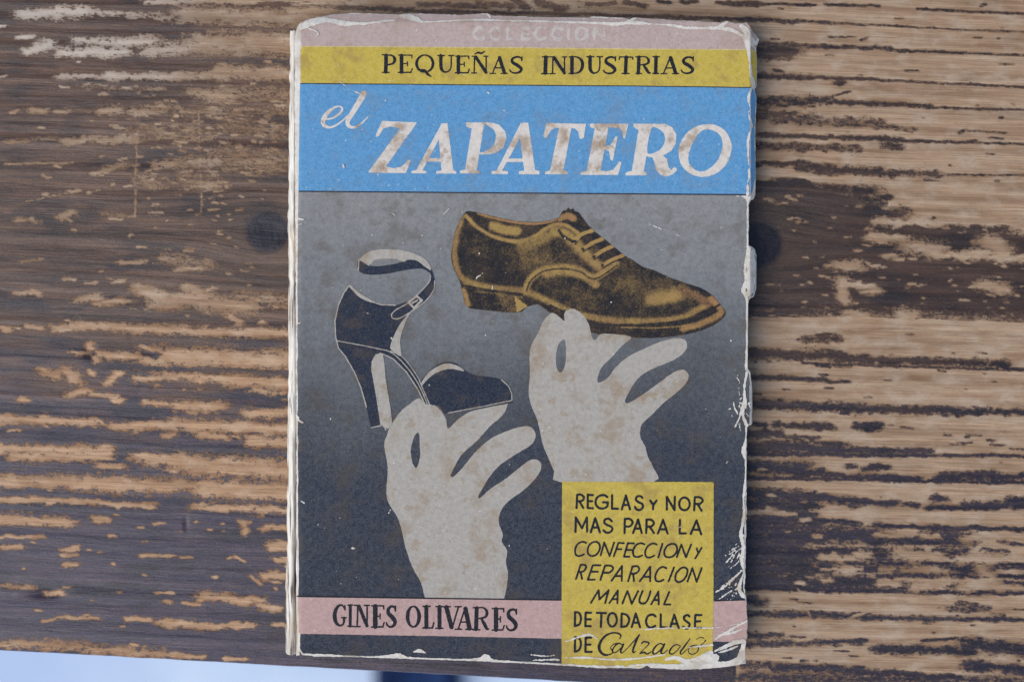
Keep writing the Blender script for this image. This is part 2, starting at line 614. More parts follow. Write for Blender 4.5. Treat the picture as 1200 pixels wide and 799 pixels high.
def E_(x, y, h, w, r, k=1):
    s1((x, y + 4), (x, y + h - 2), r=r)
    s1((x - 21, y), (x + w, y + 1))
    s1((x + w - 2, y), (x + w, y + 20), r=4.2)
    s1((x, y + 0.5 * h), (x + 0.55 * w, y + 0.49 * h))
    s1((x + 0.56 * w, y + 0.38 * h), (x + 0.56 * w, y + 0.62 * h), r=4.2)
    s1((x - 21, y + h + 1), (x + w - 6, y + h), r=5)
    s1((x + w - 6, y + h), (x + w + 2, y + h - 26), r=4.5)


s1((135, 92), (132, 208), r=13); s1((108, 88), (150, 90)); s1((108, 212), (157, 212))
f.stroke([(140, 90, 5), (178, 94, 6), (196, 120, 11), (184, 148, 8), (150, 158, 5)], None, A, True)
E_(243, 90, 121, 74, 13)
f.ell(407, 150, 58, 60, 10, 5, A)
f.stroke([(378, 193, 5), (408, 200, 9), (428, 225, 9), (452, 240, 4)], None, A, True)


def U_(x, y, h, w, r):
    f.stroke([(x, y, r), (x, y + 0.62 * h, r), (x + 0.12 * w, y + 0.88 * h, r * 0.85), (x + 0.45 * w, y + h, 6), (x + 0.85 * w, y + 0.88 * h, 5), (x + w, y + 0.6 * h, 5), (x + w, y, 5)], None, ZZ, True)
    s1((x - 22, y - 1), (x + 25, y - 1)); s1((x + w - 18, y - 1), (x + w + 18, y - 1))


U_(520, 94, 116, 72, 12)
E_(643, 97, 117, 74, 13)


def N_(x, y, h, w, r):
    s1((x, y), (x - 3, y + h), r=5); s1((x + 8, y + 3), (x + w, y + h - 3), r=r); s1((x + w + 1, y), (x + w + 1, y + h), r=5)
    s1((x - 18, y - 2), (x + 10, y - 2)); s1((x - 20, y + h + 2), (x + 14, y + h + 2)); s1((x + w - 15, y - 2), (x + w + 14, y - 2))


N_(757, 100, 114, 80, 11)
f.stroke([(758, 82, 4), (783, 72, 7), (805, 77, 7), (828, 63, 4)], None, A, True)


def A_(x, y, h, wl, wr, r):
    s1((x, y), (x - wl, y + h), r=5); s1((x + 2, y + 4), (x + wr, y + h - 3), r=r); s1((x - 0.55 * wl, y + 0.67 * h), (x + 0.6 * wr, y + 0.67 * h))
    s1((x - wl - 17, y + h + 2), (x - wl + 20, y + h + 2)); s1((x + wr - 22, y + h + 2), (x + wr + 20, y + h + 2))


A_(930, 104, 113, 48, 36, 12)
letter_S(1003, 103, 88, 113, 1, A)
ZZ = B
s1((112, 100), (108, 205), r=13); s1((88, 98), (132, 98)); s1((84, 210), (130, 210))
N_(160, 100, 108, 76, 11)
s1((287, 100), (287, 205), r=12)
f.stroke([(268, 98, 4), (318, 98, 5), (350, 120, 9), (358, 155, 11), (345, 190, 9), (313, 207, 5), (266, 209, 4)], None, B, True)
U_(408, 98, 109, 65, 12)
letter_S(498, 99, 82, 110, 1, B)
s1((650, 100), (645, 205), r=12); s1((605, 98), (692, 100)); s1((606, 98), (602, 115)); s1((692, 100), (695, 115)); s1((622, 209), (670, 209))


def R_(x, y, h, w, r):
    s1((x, y + 3), (x - 4, y + h - 3), r=r); s1((x - 20, y), (x + 10, y)); s1((x - 22, y + h + 1), (x + 18, y + h + 1))
    f.stroke([(x + 4, y, 4), (x + 0.6 * w, y + 1, 5), (x + 0.88 * w, y + 0.2 * h, 9), (x + 0.75 * w, y + 0.42 * h, 7), (x + 8, y + 0.5 * h, 4)], None, ZZ, True)
    f.stroke([(x + 0.4 * w, y + 0.5 * h, 6), (x + 0.67 * w, y + 0.75 * h, 10), (x + 0.87 * w, y + 0.96 * h, 8), (x + 1.05 * w, y + 0.97 * h, 4)], None, ZZ, True)


R_(735, 97, 111, 74, 12)
s1((850, 100), (847, 205), r=12); s1((830, 97), (872, 97)); s1((828, 209), (868, 209))
A_(945, 100, 108, 45, 36, 12)
letter_S(1018, 100, 82, 108, 1, B)
f.F += 0.35 * (vn(f.X / 1.5, f.Y / 1.5, 42) - 0.5)
field_mesh(f, "series_lettering", 2, m_black, cover)

# --- faint worn lettering at the very top
f = Fld(545, 28, 720, 52, 0.7)
K = (480, 0, 4.615)
for cx in (372, 705, 795):
    f.stroke([(cx + 28, 160, 11), (cx, 150, 11), (cx - 26, 185, 13), (cx, 216, 11), (cx + 28, 208, 11)], None, K, True)
for cx in (465, 930):
    f.ell(cx, 184, 28, 32, 12, 9, K)
for sg in ([(530, 155), (528, 212), (555, 212)], [(612, 155), (608, 214)], [(612, 156), (648, 156)], [(610, 184), (642, 184)], [(608, 213), (648, 213)],
           [(860, 155), (860, 214)], [(1000, 158), (998, 214)], [(1000, 160), (1050, 212)], [(1052, 160), (1050, 214)]):
    f.stroke(sg, 10, K)
f.F += 2.2 * (fbm(f.X / 4, f.Y / 4, 43, 2) - 0.72)
field_mesh(f, "faint_lettering", 2, m_faint, cover)

# --- author
f = Fld(385, 702, 612, 745, 0.55)
ZZ = (380, 690, 5.0)
f.stroke([(122, 120, 5), (110, 98, 5), (92, 93, 7), (70, 115, 10), (61, 155, 12), (70, 195, 10), (92, 212, 6), (113, 200, 6), (116, 168, 8)], None, ZZ, True)
s1((121, 94), (122, 120), r=4); s1((100, 166), (130, 166), r=4)
s1((153, 95), (152, 215), r=9); s1((140, 92), (167, 92)); s1((138, 217), (167, 217))
N_(196, 96, 120, 54, 10)
E_(299, 96, 124, 50, 14)
letter_S(364, 100, 54, 120, 1.05, ZZ)
f.ell(522, 160, 34, 60, 11, 5, ZZ)
s1((598, 102), (598, 222), r=12); s1((578, 100), (620, 100)); s1((578, 226), (634, 226), r=5); s1((634, 226), (642, 195), r=5)
s1((675, 103), (675, 224), r=12); s1((655, 101), (697, 101)); s1((653, 228), (697, 228))
s1((715, 105), (746, 222), r=13); s1((785, 105), (750, 225), r=5); s1((695, 102), (738, 102)); s1((768, 102), (802, 102))
A_(825, 110, 122, 40, 26, 13)
R_(893, 108, 128, 68, 12)
E_(1006, 113, 125, 46, 13)
letter_S(1067, 118, 60, 122, 1.05, ZZ)
f.F += 0.3 * (vn(f.X / 1.5, f.Y / 1.5, 44) - 0.5)
field_mesh(f, "author_lettering", 3, m_black, cover)

# --- text on the yellow panel
f = Fld(662, 570, 832, 780, 0.6)
Q = (655, 560, 6.316)
L = lines
L(f, Q, [[(135, 122), (130, 220)], [(135, 122), (165, 122), (185, 145), (168, 168), (135, 170)], [(150, 170), (180, 220)],
         [(213, 122), (213, 220)], [(213, 122), (250, 125)], [(213, 170), (246, 170)], [(213, 220), (250, 222)],
         [(358, 140), (335, 125), (300, 130), (275, 155), (272, 190), (295, 220), (335, 222), (358, 205), (360, 178)], [(325, 178), (362, 178)],
         [(393, 125), (392, 225)], [(392, 225), (436, 226)],
         [(495, 128), (465, 230)], [(495, 128), (525, 230)], [(475, 198), (515, 198)],
         [(618, 145), (600, 132), (575, 138), (570, 160), (590, 178), (615, 190), (620, 215), (598, 235), (572, 230), (562, 212)],
         [(675, 165), (698, 198)], [(722, 165), (698, 198)], [(698, 198), (695, 230)],
         [(798, 138), (798, 232)], [(798, 138), (855, 236)], [(857, 138), (855, 236)],
         [(1005, 140), (1000, 238)], [(1005, 140), (1042, 142), (1063, 162), (1045, 188), (1005, 190)], [(1025, 190), (1055, 240)]], 8.5)
f.ell(928, 190, 39, 47, 8.5, 8.5, Q)
L(f, Q, [[(125, 290), (122, 398)], [(125, 290), (170, 370)], [(170, 370), (207, 290)], [(207, 290), (208, 395)],
         [(268, 295), (235, 400)], [(268, 295), (303, 400)], [(248, 365), (290, 365)],
         [(390, 318), (370, 300), (342, 305), (335, 328), (355, 345), (385, 358), (395, 380), (372, 402), (345, 400), (330, 385)],
         [(487, 300), (485, 405)], [(487, 300), (525, 302), (545, 328), (525, 355), (487, 357)],
         [(585, 305), (548, 405)], [(585, 305), (612, 405)], [(560, 372), (603, 372)],
         [(648, 305), (645, 405)], [(648, 307), (682, 308), (702, 330), (685, 355), (648, 357)], [(670, 357), (702, 405)],
         [(770, 308), (732, 408)], [(770, 308), (803, 408)], [(745, 378), (793, 378)],
         [(895, 308), (893, 408)], [(893, 408), (938, 408)],
         [(1018, 312), (975, 412)], [(1018, 312), (1052, 415)], [(990, 380), (1040, 382)]], 8.5)
L(f, Q, [[(200, 478), (175, 470), (140, 485), (120, 525), (125, 565), (150, 575), (185, 562)],
         [(335, 475), (308, 570)], [(335, 475), (375, 575)], [(408, 475), (375, 575)],
         [(440, 478), (405, 578)], [(440, 478), (480, 480)], [(425, 525), (462, 525)],
         [(510, 480), (480, 580)], [(510, 480), (555, 482)], [(498, 530), (535, 530)], [(480, 580), (522, 580)],
         [(632, 488), (605, 480), (570, 495), (548, 535), (555, 575), (585, 582), (615, 570)],
         [(722, 490), (695, 482), (660, 500), (638, 540), (645, 580), (675, 585), (705, 572)],
         [(765, 485), (735, 585)], [(905, 490), (872, 585)], [(905, 490), (940, 585)], [(978, 490), (940, 585)],
         [(1020, 520), (1030, 555)], [(1055, 515), (1008, 592)]], 7.2)
for o in ([(275, 470), (300, 490), (300, 530), (275, 565), (240, 575), (215, 555), (215, 515), (238, 480)],
          [(845, 485), (870, 500), (872, 540), (845, 575), (810, 585), (782, 570), (782, 530), (808, 495)]):
    f.stroke(o, 7.2, Q, True, True)
Q = (655, 650, 5.921)
L(f, Q, [[(150, 68), (118, 165)], [(150, 68), (178, 68), (188, 85), (170, 112), (135, 118)], [(150, 118), (160, 165)],
         [(235, 70), (200, 170)], [(235, 70), (288, 70)], [(222, 115), (270, 115)], [(200, 170), (248, 170)],
         [(320, 72), (287, 172)], [(320, 72), (362, 75), (375, 95), (350, 120), (305, 122)],
         [(437, 75), (365, 178)], [(437, 75), (435, 178)], [(390, 145), (437, 145)],
         [(510, 78), (480, 180)], [(510, 78), (545, 78), (556, 100), (535, 125), (495, 128)], [(515, 128), (520, 180)],
         [(633, 80), (560, 182)], [(633, 80), (632, 182)], [(590, 150), (633, 150)],
         [(745, 90), (715, 82), (685, 105), (668, 145), (675, 178), (700, 182), (725, 170)], [(798, 85), (760, 182)],
         [(925, 90), (892, 182)], [(925, 90), (955, 185)], [(990, 90), (955, 185)],
         [(275, 243), (222, 330)], [(275, 243), (280, 308)], [(345, 243), (280, 308)], [(345, 243), (320, 332)],
         [(408, 245), (350, 332)], [(408, 245), (405, 332)], [(372, 305), (408, 305)],
         [(475, 248), (440, 335)], [(475, 248), (505, 338)], [(548, 250), (505, 338)],
         [(580, 250), (558, 310), (570, 335), (600, 330), (620, 300), (635, 250)],
         [(690, 252), (640, 340)], [(690, 252), (692, 342)], [(660, 312), (690, 312)],
         [(765, 255), (728, 342)], [(728, 342), (772, 342)]], 7)
f.stroke([(865, 85), (890, 100), (885, 140), (860, 175), (830, 187), (808, 170), (812, 130), (838, 98)], 7, Q, True, True)
L(f, Q, [[(112, 395), (110, 490)], [(112, 395), (140, 402), (152, 440), (140, 480), (110, 490)],
         [(185, 398), (183, 492)], [(185, 398), (222, 400)], [(183, 445), (220, 445)], [(183, 492), (220, 492)],
         [(262, 400), (325, 402)], [(295, 402), (290, 497)],
         [(435, 405), (432, 498)], [(435, 405), (470, 415), (487, 450), (468, 490), (432, 498)],
         [(533, 405), (505, 498)], [(533, 405), (562, 500)], [(515, 468), (552, 468)],
         [(670, 425), (650, 412), (620, 420), (605, 450), (610, 485), (635, 502), (668, 490)],
         [(706, 410), (705, 500)], [(705, 500), (748, 502)],
         [(800, 412), (772, 502)], [(800, 412), (830, 505)], [(780, 475), (822, 475)],
         [(905, 425), (890, 415), (870, 425), (868, 445), (885, 460), (905, 475), (900, 500), (880, 508), (862, 495)],
         [(945, 415), (943, 505)], [(945, 415), (988, 415)], [(943, 460), (980, 458)], [(943, 505), (988, 503)],
         [(112, 568), (110, 670)], [(112, 568), (142, 580), (152, 615), (140, 655), (110, 670)],
         [(185, 570), (183, 670)], [(185, 570), (224, 572)], [(183, 620), (218, 620)], [(183, 670), (226, 670)]], 8)
f.ell(370, 448, 31, 47, 8, 8, Q)
for st in ([(420, 578, 4), (430, 557, 5), (405, 541, 6), (365, 540, 6), (315, 565, 8), (280, 620, 10), (285, 665, 10), (315, 690, 8), (350, 688, 5), (372, 672, 4), (358, 640, 3), (385, 615, 4), (420, 610, 5)],
           [(442, 625, 5), (420, 612, 4), (392, 625, 5), (372, 655, 5), (378, 675, 5), (402, 668, 4), (440, 632, 4)],
           [(447, 618, 7), (428, 662, 7), (436, 678, 4), (470, 650, 3), (515, 600, 4), (558, 550, 4), (542, 580, 7), (515, 650, 7), (514, 676, 5), (535, 665, 3)],
           [(572, 612, 4), (590, 600, 6), (625, 610, 5), (600, 640, 3), (562, 680, 4), (590, 674, 6), (612, 685, 5), (640, 668, 3)],
           [(725, 622, 5), (700, 612, 4), (668, 635, 6), (650, 670, 6), (662, 685, 5), (695, 665, 4), (722, 630, 4)],
           [(732, 616, 7), (708, 668, 7), (720, 682, 4), (755, 655, 3)],
           [(840, 628, 4), (810, 620, 4), (778, 645, 6), (766, 675, 6), (785, 685, 5), (815, 665, 4), (840, 635, 3)],
           [(908, 580, 4), (872, 630, 6), (842, 670, 6), (852, 685, 4), (890, 650, 3)],
           [(950, 622, 3.2), (970, 637, 3.2), (958, 670, 3.2), (925, 687, 3.2), (898, 672, 3.2), (906, 637, 3.2), (950, 622, 3.2)],
           [(965, 640, 2.8), (1000, 612, 2.8), (1018, 587, 4)], [(953, 584, 2.8), (980, 570, 3.2), (1005, 574, 3.2)]):
    f.stroke(st, None, Q, True)
f.F += 0.35 * (vn(f.X / 1.5, f.Y / 1.5, 45) - 0.5)
field_mesh(f, "text_lettering", 5, m_black, cover)

# --- printed hands
H1, H2 = (430, 450, 3.073), (600, 340, 3.327)
f = Fld(440, 455, 640, 712, 1.0)
f.poly([(225, 830), (210, 775), (195, 715), (165, 660), (140, 590), (115, 490), (80, 430), (70, 390), (75, 300), (62, 220), (72, 185), (85, 150), (120, 100), (150, 75),
        (187, 50), (210, 72), (235, 72), (262, 90), (285, 125), (292, 160), (330, 125), (375, 98), (430, 85), (500, 70), (505, 76), (490, 110), (440, 155),
        (400, 200), (340, 255), (305, 318), (303, 332), (315, 330), (345, 300), (385, 250), (440, 200), (500, 170), (560, 152), (590, 155), (608, 180),
        (595, 215), (540, 250), (480, 290), (440, 335), (405, 395), (400, 408), (410, 408), (440, 380), (500, 340), (550, 300), (590, 272), (620, 275),
        (628, 300), (610, 335), (560, 385), (510, 420), (480, 460), (475, 500), (490, 540), (485, 565), (505, 600), (500, 640), (508, 680), (503, 730), (494, 775), (485, 830)], H1, True, n=3)
f.poly([(175, 180), (188, 178), (190, 220), (192, 255), (180, 300), (165, 285), (158, 240), (165, 205)], H1, True, True)
f.F += 0.5 * (vn(f.X / 2, f.Y / 2, 51) - 0.5)
f.F = np.minimum(f.F, 700.8 + (f.X - 500) * 0.013 - f.Y)
field_mesh(f, "printed_hand", 2, m_hand, cover)
f = Fld(612, 355, 812, 570, 1.0)
f.poly([(192, 748), (165, 705), (140, 650), (120, 600), (100, 510), (75, 450), (65, 400), (70, 330), (68, 260), (75, 215), (100, 170), (120, 125), (140, 100),
        (160, 88), (185, 105), (205, 122), (203, 95), (215, 78), (245, 74), (280, 100), (300, 135), (318, 195), (345, 172), (380, 170), (465, 182), (430, 215),
        (390, 260), (350, 300), (333, 345), (340, 360), (375, 340), (400, 305), (450, 260), (510, 230), (580, 200), (640, 186), (675, 195), (682, 225), (650, 260),
        (600, 285), (540, 310), (490, 345), (460, 390), (440, 430), (450, 440), (480, 425), (540, 385), (600, 340), (640, 315), (670, 310), (688, 330), (680, 360),
        (640, 400), (590, 440), (545, 485), (505, 525), (500, 570), (520, 610), (530, 650), (550, 690), (545, 750)], H2, True, n=3)
f.poly([(195, 195), (207, 200), (210, 270), (200, 310), (185, 320), (172, 290), (172, 250), (180, 215)], H2, True, True)
f.F += 0.5 * (vn(f.X / 2, f.Y / 2, 52) - 0.5)
field_mesh(f, "printed_hand", 3, m_hand, cover)

# --- printed high-heeled sandal
W = (370, 270, 3.196)
BODY = [(125, 207), (150, 235), (190, 260), (245, 278), (300, 280), (345, 266), (362, 292), (325, 340), (300, 385), (280, 430), (278, 445), (320, 470), (370, 530),
        (400, 580), (425, 648), (408, 648), (380, 590), (340, 530), (290, 480), (250, 462), (225, 465), (212, 490), (210, 520), (225, 600), (245, 730), (207, 738),
        (190, 660), (170, 590), (145, 530), (110, 470), (85, 440), (75, 400), (72, 340), (85, 280), (105, 235)]
STRAP1 = [(162, 108), (200, 131), (240, 134), (300, 125), (345, 112), (385, 114), (412, 127), (433, 155), (428, 160), (408, 147), (385, 143), (330, 150), (270, 162), (200, 166), (160, 150)]
STRAP2 = [(372, 112), (410, 126), (428, 152), (430, 175), (420, 200), (395, 232), (350, 268), (298, 298), (283, 318), (292, 332), (325, 324), (400, 275), (440, 228), (446, 190), (436, 150), (415, 120), (385, 108)]
TOE = [(393, 575), (410, 545), (450, 505), (490, 492), (530, 500), (560, 525), (600, 543), (650, 548), (695, 560), (725, 590), (732, 635), (733, 645), (620, 665),
       (500, 684), (480, 682), (460, 655), (425, 648)]
WHITES = [[(165, 108), (200, 80), (250, 71), (320, 74), (380, 90), (420, 118), (432, 150), (408, 135), (378, 113), (345, 109), (330, 118), (300, 107), (255, 106), (220, 112), (205, 128), (185, 120)],
          [(128, 203), (165, 235), (222, 270), (185, 262), (150, 238)],
          [(368, 292), (342, 330), (322, 385), (316, 420), (320, 470), (285, 448), (280, 430), (295, 390), (320, 345), (348, 312)],
          [(213, 495), (226, 467), (252, 465), (263, 560), (286, 722), (248, 730), (232, 620), (213, 540)],
          [(398, 565), (425, 530), (460, 507), (495, 498), (535, 508), (556, 527), (510, 518), (470, 525), (430, 547), (398, 580)]]
f = Fld(385, 285, 610, 505, 0.9)
f.poly(BODY, W)
f.poly(TOE, W, True, n=3)
for P in (STRAP1, STRAP2):
    f.poly(P, W, True, n=3)
field_mesh(f, "printed_sandal", 3, m_navy, cover)
f = Fld(385, 285, 610, 505, 0.7)
for P in WHITES:
    f.poly(P, W, True, n=3)
for P in (BODY[26:] + BODY[:5], BODY[15:26]):
    f.stroke(P, 2.0, W)
f.stroke(STRAP1[-1:] + STRAP1[:2], 1.8, W)
f.stroke([(78, 413), (140, 424), (230, 442), (285, 458), (340, 510), (385, 575), (418, 650)], 1.7, W, True)
f.stroke([(280, 452), (330, 478), (380, 545), (396, 580), (425, 648)], 1.6, W, True)
f.stroke([(495, 683), (620, 660), (735, 636), (734, 610), (722, 583), (695, 558)], 1.6, W)
f.stroke([(446, 190), (440, 226), (405, 270), (325, 324), (292, 330), (284, 316), (300, 298), (350, 268), (420, 200), (430, 170)], 1.8, W, True)
f.stroke([(348, 270), (378, 246), (398, 262), (368, 290)], 4, W, closed=True)
f.stroke([(362, 272), (380, 262)], 3, W)
f.F += 0.4 * (vn(f.X / 2, f.Y / 2, 53) - 0.45)
field_mesh(f, "sandal_lining", 4, m_hand, cover)

# --- printed brown lace-up shoe
SHOE = [(545.4, 249), (539, 259), (533, 272.7), (528.8, 296), (530.5, 312), (537.5, 327), (540, 335), (543, 348), (547, 359.4), (563.8, 363), (605.9, 366.5), (618, 359.6), (630.4, 356.8),
        (641, 364), (660, 376), (690, 389), (720, 394), (740, 395.6), (767.5, 396), (797.8, 393), (822.6, 387), (839, 379.5), (848.8, 371.2), (850, 365), (844.6, 357.5), (836.4, 347.8),
        (822.6, 338), (802, 331.3), (781.3, 323.7), (764.8, 316.2), (753.8, 313), (740, 303.8), (733, 300), (715.3, 285.8), (697.8, 271.8), (687.3, 261.3), (679, 250), (674, 247.5), (671, 244.5), (668.5, 246), (666, 243.5), (663, 247), (660, 246.5), (657, 251), (653, 256),
        (640, 259), (625, 260.4), (602.4, 258.7), (577.8, 253.4), (558.5, 249), (551, 247.5)]
f = Fld(522, 238, 856, 400, 1.0)
f.poly(SHOE, (0, 0, 1), True, n=3)
X, Y = f.X, f.Y
INK = 0.96 + 0.2 * (fbm(X / 22, Y / 16, 95, 3) - 0.5) * 2
INK = INK - 0.30 * np.exp(-(((X - 628) / 30) ** 2 + ((Y - 303) / 20) ** 2)) - 0.22 * np.exp(-(((X - 745) / 45) ** 2 + ((Y - 335) / 14) ** 2))
WARM = 0.15 + 0 * X


def soft(pts, r, soft_, lo, closed=False):
    g = Fld(522, 238, 856, 400, 1.0)
    g.F[:] = -60
    P = catmull(np.array(pts, float), closed) if len(pts) > 2 else np.array(pts, float)
    best = np.full(X.shape, 1e9)
    for p, q in zip(P[:-1], P[1:]):
        d = q - p
        t = np.clip(((X - p[0]) * d[0] + (Y - p[1]) * d[1]) / (d @ d + 1e-9), 0, 1)
        best = np.minimum(best, np.hypot(X - p[0] - t * d[0], Y - p[1] - t * d[1]))
    return 1 - smooth((best - r) / soft_)


def lite(pts, r, s_, v, warm=None):
    global INK, WARM
    k = soft(pts, r, s_, v)
    INK = INK * (1 - k) + v * k
    if warm is not None:
        WARM = WARM * (1 - k) + warm * k


HP = Fld(522, 238, 856, 400, 1.0)
HP.poly([(540, 334.5), (570, 340), (612, 346), (640, 356), (662, 370), (662, 378), (641, 366), (630, 359), (618, 362), (605, 368), (560, 366), (545, 362)])
INK = np.where(HP.F > 0, 1.0, INK)
OP = Fld(522, 238, 856, 400, 1.0)
OP.poly([(546, 250), (551, 248), (578, 254), (602, 259.5), (625, 261.5), (650, 257), (652, 261), (640, 267), (625, 276), (605, 281), (580, 276), (560, 265)])
lite([(541, 255), (535, 275), (532.5, 298), (537, 320), (548, 331)], 1.0, 5, 0.35, 0.5)
lite([(546, 332), (580, 337.5), (616, 342), (640, 352), (665, 364), (700, 373), (740, 376.5), (790, 373), (815, 364), (832, 354)], 0.9, 5.5, 0.33, 0.2)
INK = np.where(OP.F > 0, 0.95, INK)
lite([(578, 265), (590, 269), (606, 271)], 2.5, 5, 0.1, 0.1)
lite([(560, 250), (580, 255.5), (605, 260.5), (630, 262), (650, 258)], 0.8, 1.6, 0.15, 0.8)
lite([(546, 253), (560, 267), (580, 278), (605, 283), (625, 278), (640, 268), (652, 263), (665, 265), (677, 273)], 1.0, 2.2, 0.1, 0.2)
lite([(560, 270), (580, 281), (605, 286.5), (627, 281), (645, 270)], 0.2, 1.2, 0.9)
lite([(612, 288), (632, 281), (650, 272), (664, 275), (682, 294), (700, 311)], 2.0, 9, 0.45, 0.1)
lite([(650, 272), (664, 275), (684, 296), (702, 312)], 1.5, 6, 0.25, 0.05)
lite([(616, 340), (621, 328), (636, 317), (660, 313.5), (680, 317), (697, 325), (722, 309)], 1.6, 4.5, 0.22, 0.15)
lite([(640, 321), (660, 318), (680, 322), (698, 333)], 1.5, 6, 0.25, 0.1)
lite([(617, 341), (622, 329), (637, 318), (660, 315), (680, 318.5), (697, 327), (723, 311)], 0.3, 1.2, 0.95)
lite([(670, 249), (684, 262), (697, 277), (712, 290), (725, 300)], 4.5, 3, 1.0)
lite([(656, 256), (665, 253), (672, 256)], 2.2, 3, 0.25, 0.8)
lite([(682, 251), (690, 262), (700, 272)], 0.6, 1.4, 0.1)
for a in ([(674, 283), (681, 275), (695, 270)], [(683, 292), (694, 285), (706, 280)], [(696, 301), (706, 294), (719, 288)], [(706, 311), (716, 305), (731, 299)]):
    lite([(p[0] + 0.5, p[1] + 2.6) for p in a], 0.5, 1.3, 1.0)
    lite(a, 1.5, 1.2, 0.05, 0.15)
    lite([a[0], a[0]], 1.2, 1.4, 1.0)
lite([(655, 270), (660, 277), (671, 283)], 0.9, 1.4, 1.0)
lite([(764, 351), (780, 349), (800, 343)], 1.0, 12, 0.2, 0.2)
lite([(800, 340), (815, 347), (830, 355)], 1.0, 8, 0.55, 0.9)
lite([(758, 366), (785, 364), (803, 361)], 1.5, 8, 0.97)
lite([(835, 351), (842, 358)], 1.8, 5, 0.25, 0.8)
lite([(660, 370), (690, 384), (725, 389), (765, 390), (800, 386)], 4.5, 4, 1.0)
lite([(800, 385), (825, 378), (840, 370), (847, 363)], 1.2, 4.5, 0.3, 0.6)
lite([(645, 358), (670, 370), (700, 379), (745, 381), (800, 376), (825, 367), (845, 356)], 0.8, 1.2, 1.0)
for k in range(36):
    t = k / 35
    xx = 728 + 98 * t
    yy = 383.5 + 1.0 * math.sin(t * 2.4) - 11 * max(0, t - 0.35) ** 1.5
    lite([(xx, yy), (xx + 1, yy)], 0.3, 0.9, 0.3)
lite([(540, 333.5), (570, 339.5), (612, 345)], 0.6, 1.2, 1.0)
lite([(556, 341.5), (580, 344), (612, 349)], 0.2, 1.3, 0.55)
lite([(542.5, 341), (548, 357)], 1.6, 4, 0.2, 0.5)
lite([(590, 349), (600, 362)], 3, 8, 0.7)
TR = Fld(522, 238, 856, 400, 1.0)
TR.poly([(603, 347), (618, 359), (606, 366)])
INK = np.where(TR.F > 0, -0.6, INK)
WARM = np.where(TR.F > 0, 0.0, WARM)
edge = 1 - smooth((f.F - 0.2) / 1.2)
INK = INK * (1 - 0.6 * edge) + 0.9 * 0.6 * edge
f.F += 0.4 * (vn(X / 2, Y / 2, 54) - 0.5)
field_mesh(f, "printed_shoe", 2, m_shoe, cover, {"ink": INK, "warm": WARM})

# --- bare paper showing where the cover is rubbed, torn and creased
f = Fld(338, 8, 896, 790, 0.8)
R = random.Random(5)


def worn(pts, sm=True):
    f.stroke(pts, None, (0, 0, 1), sm)


worn([(349, 36, 2.5), (362, 28, 4.5), (378, 24, 4), (390, 25, 3), (402, 28, 3.6), (412, 28, 2.2), (430, 28, 1.4), (450, 25, 1.6), (465, 24, 1.0)])
worn([(470, 19, 2.4), (478, 20, 3.6), (488, 23, 3.6), (500, 26, 1.6), (540, 24, 1.4), (560, 23.5, 1.7), (600, 24.5, 1.4), (650, 26, 1.4), (700, 27.5, 1.9), (722, 28.5, 2.6)])
worn([(722, 28.5, 1.6), (740, 27, 2.6), (760, 28.5, 1.4), (785, 30, 1.0), (805, 33, 2.0), (830, 33.5, 1.6), (848, 34, 2.6), (862, 38, 2.2), (873, 46, 3), (877, 58, 3), (879, 75, 1.8), (881, 92, 2.2), (883, 102, 1.8)])
worn([(842, 32, 1.2), (849, 28, 2.2), (853, 25, 1.4)]); worn([(868, 31, 2.6), (874, 36, 4), (879, 46, 4), (886, 50, 2.4), (890, 45, 1.4)])
worn([(880, 52, 2), (886, 57, 1.4), (888.5, 66, 1.0)]); worn([(883, 92, 2.2), (885, 101, 2)])
worn([(738, 22, 1.4), (745, 22, 1.4), (735, 25, 1.5)])
worn([(693, 20, 0.9), (730, 21.8, 0.9)]); worn([(571, 16, 1.6), (575, 21, 1.0)])
worn([(881, 103, 1.2), (877, 116, 1.8), (879, 128, 0.8), (877, 133, 1.2), (880, 143, 1.5), (881, 150, 0.8), (877, 162, 1.4), (876.5, 180, 1.3), (878, 205, 1.2), (876, 215, 1.3), (876, 228, 1.8)])
worn([(884, 104, 1), (888, 116, 1), (886, 135, 0.8), (885.5, 165, 0.9), (886, 205, 0.8), (883, 228, 2.2), (879, 232, 2)])
worn([(862, 230, 0.9), (874, 231.5, 1.6), (876, 240, 1.4), (875.5, 262, 1.0), (876, 290, 1.8), (873, 315, 1.4), (874, 330, 2.2), (871, 340, 2.6), (875, 350, 2.2), (876, 372, 1.3), (875.5, 400, 1.2), (874.5, 432, 2.0)])
worn([(882, 296, 3.5), (883, 320, 3.2), (881, 340, 4)]); worn([(878, 292, 3), (878, 345, 3)])
for _ in range(16):
    x0 = R.uniform(864, 880); y0 = R.uniform(440, 498)
    a = R.choice([-2.2, -1.9, 1.2, 1.5, 1.0])
    l = R.uniform(5, 16)
    worn([(x0, y0, 0.9), (x0 + l * 0.5 * math.cos(a) + R.uniform(-2, 2), y0 + l * 0.5 * math.sin(a), 0.7), (x0 + l * math.cos(a), y0 + l * math.sin(a), 0.4)])
worn([(875, 436, 1.8), (872, 455, 1.3), (873, 470, 2.2), (870, 485, 1.6), (874, 497, 2.0)]); worn([(880, 440, 1.2), (880.5, 470, 1.0), (880, 494, 1.3)])
worn([(861, 500, 1.2), (867, 487, 1.5), (871, 470, 1.0)])
worn([(875, 500, 1.2), (873, 520, 1.6), (871, 528, 3.0), (874, 540, 1.5), (874, 555, 1.2), (873, 570, 2.2), (871, 585, 1.4), (872, 600, 1.8), (870, 615, 1.6), (868, 625, 2.2), (871, 640, 2.4), (869, 655, 2.0), (871, 670, 1.0), (866, 688, 2.0), (870, 698, 3.0)])
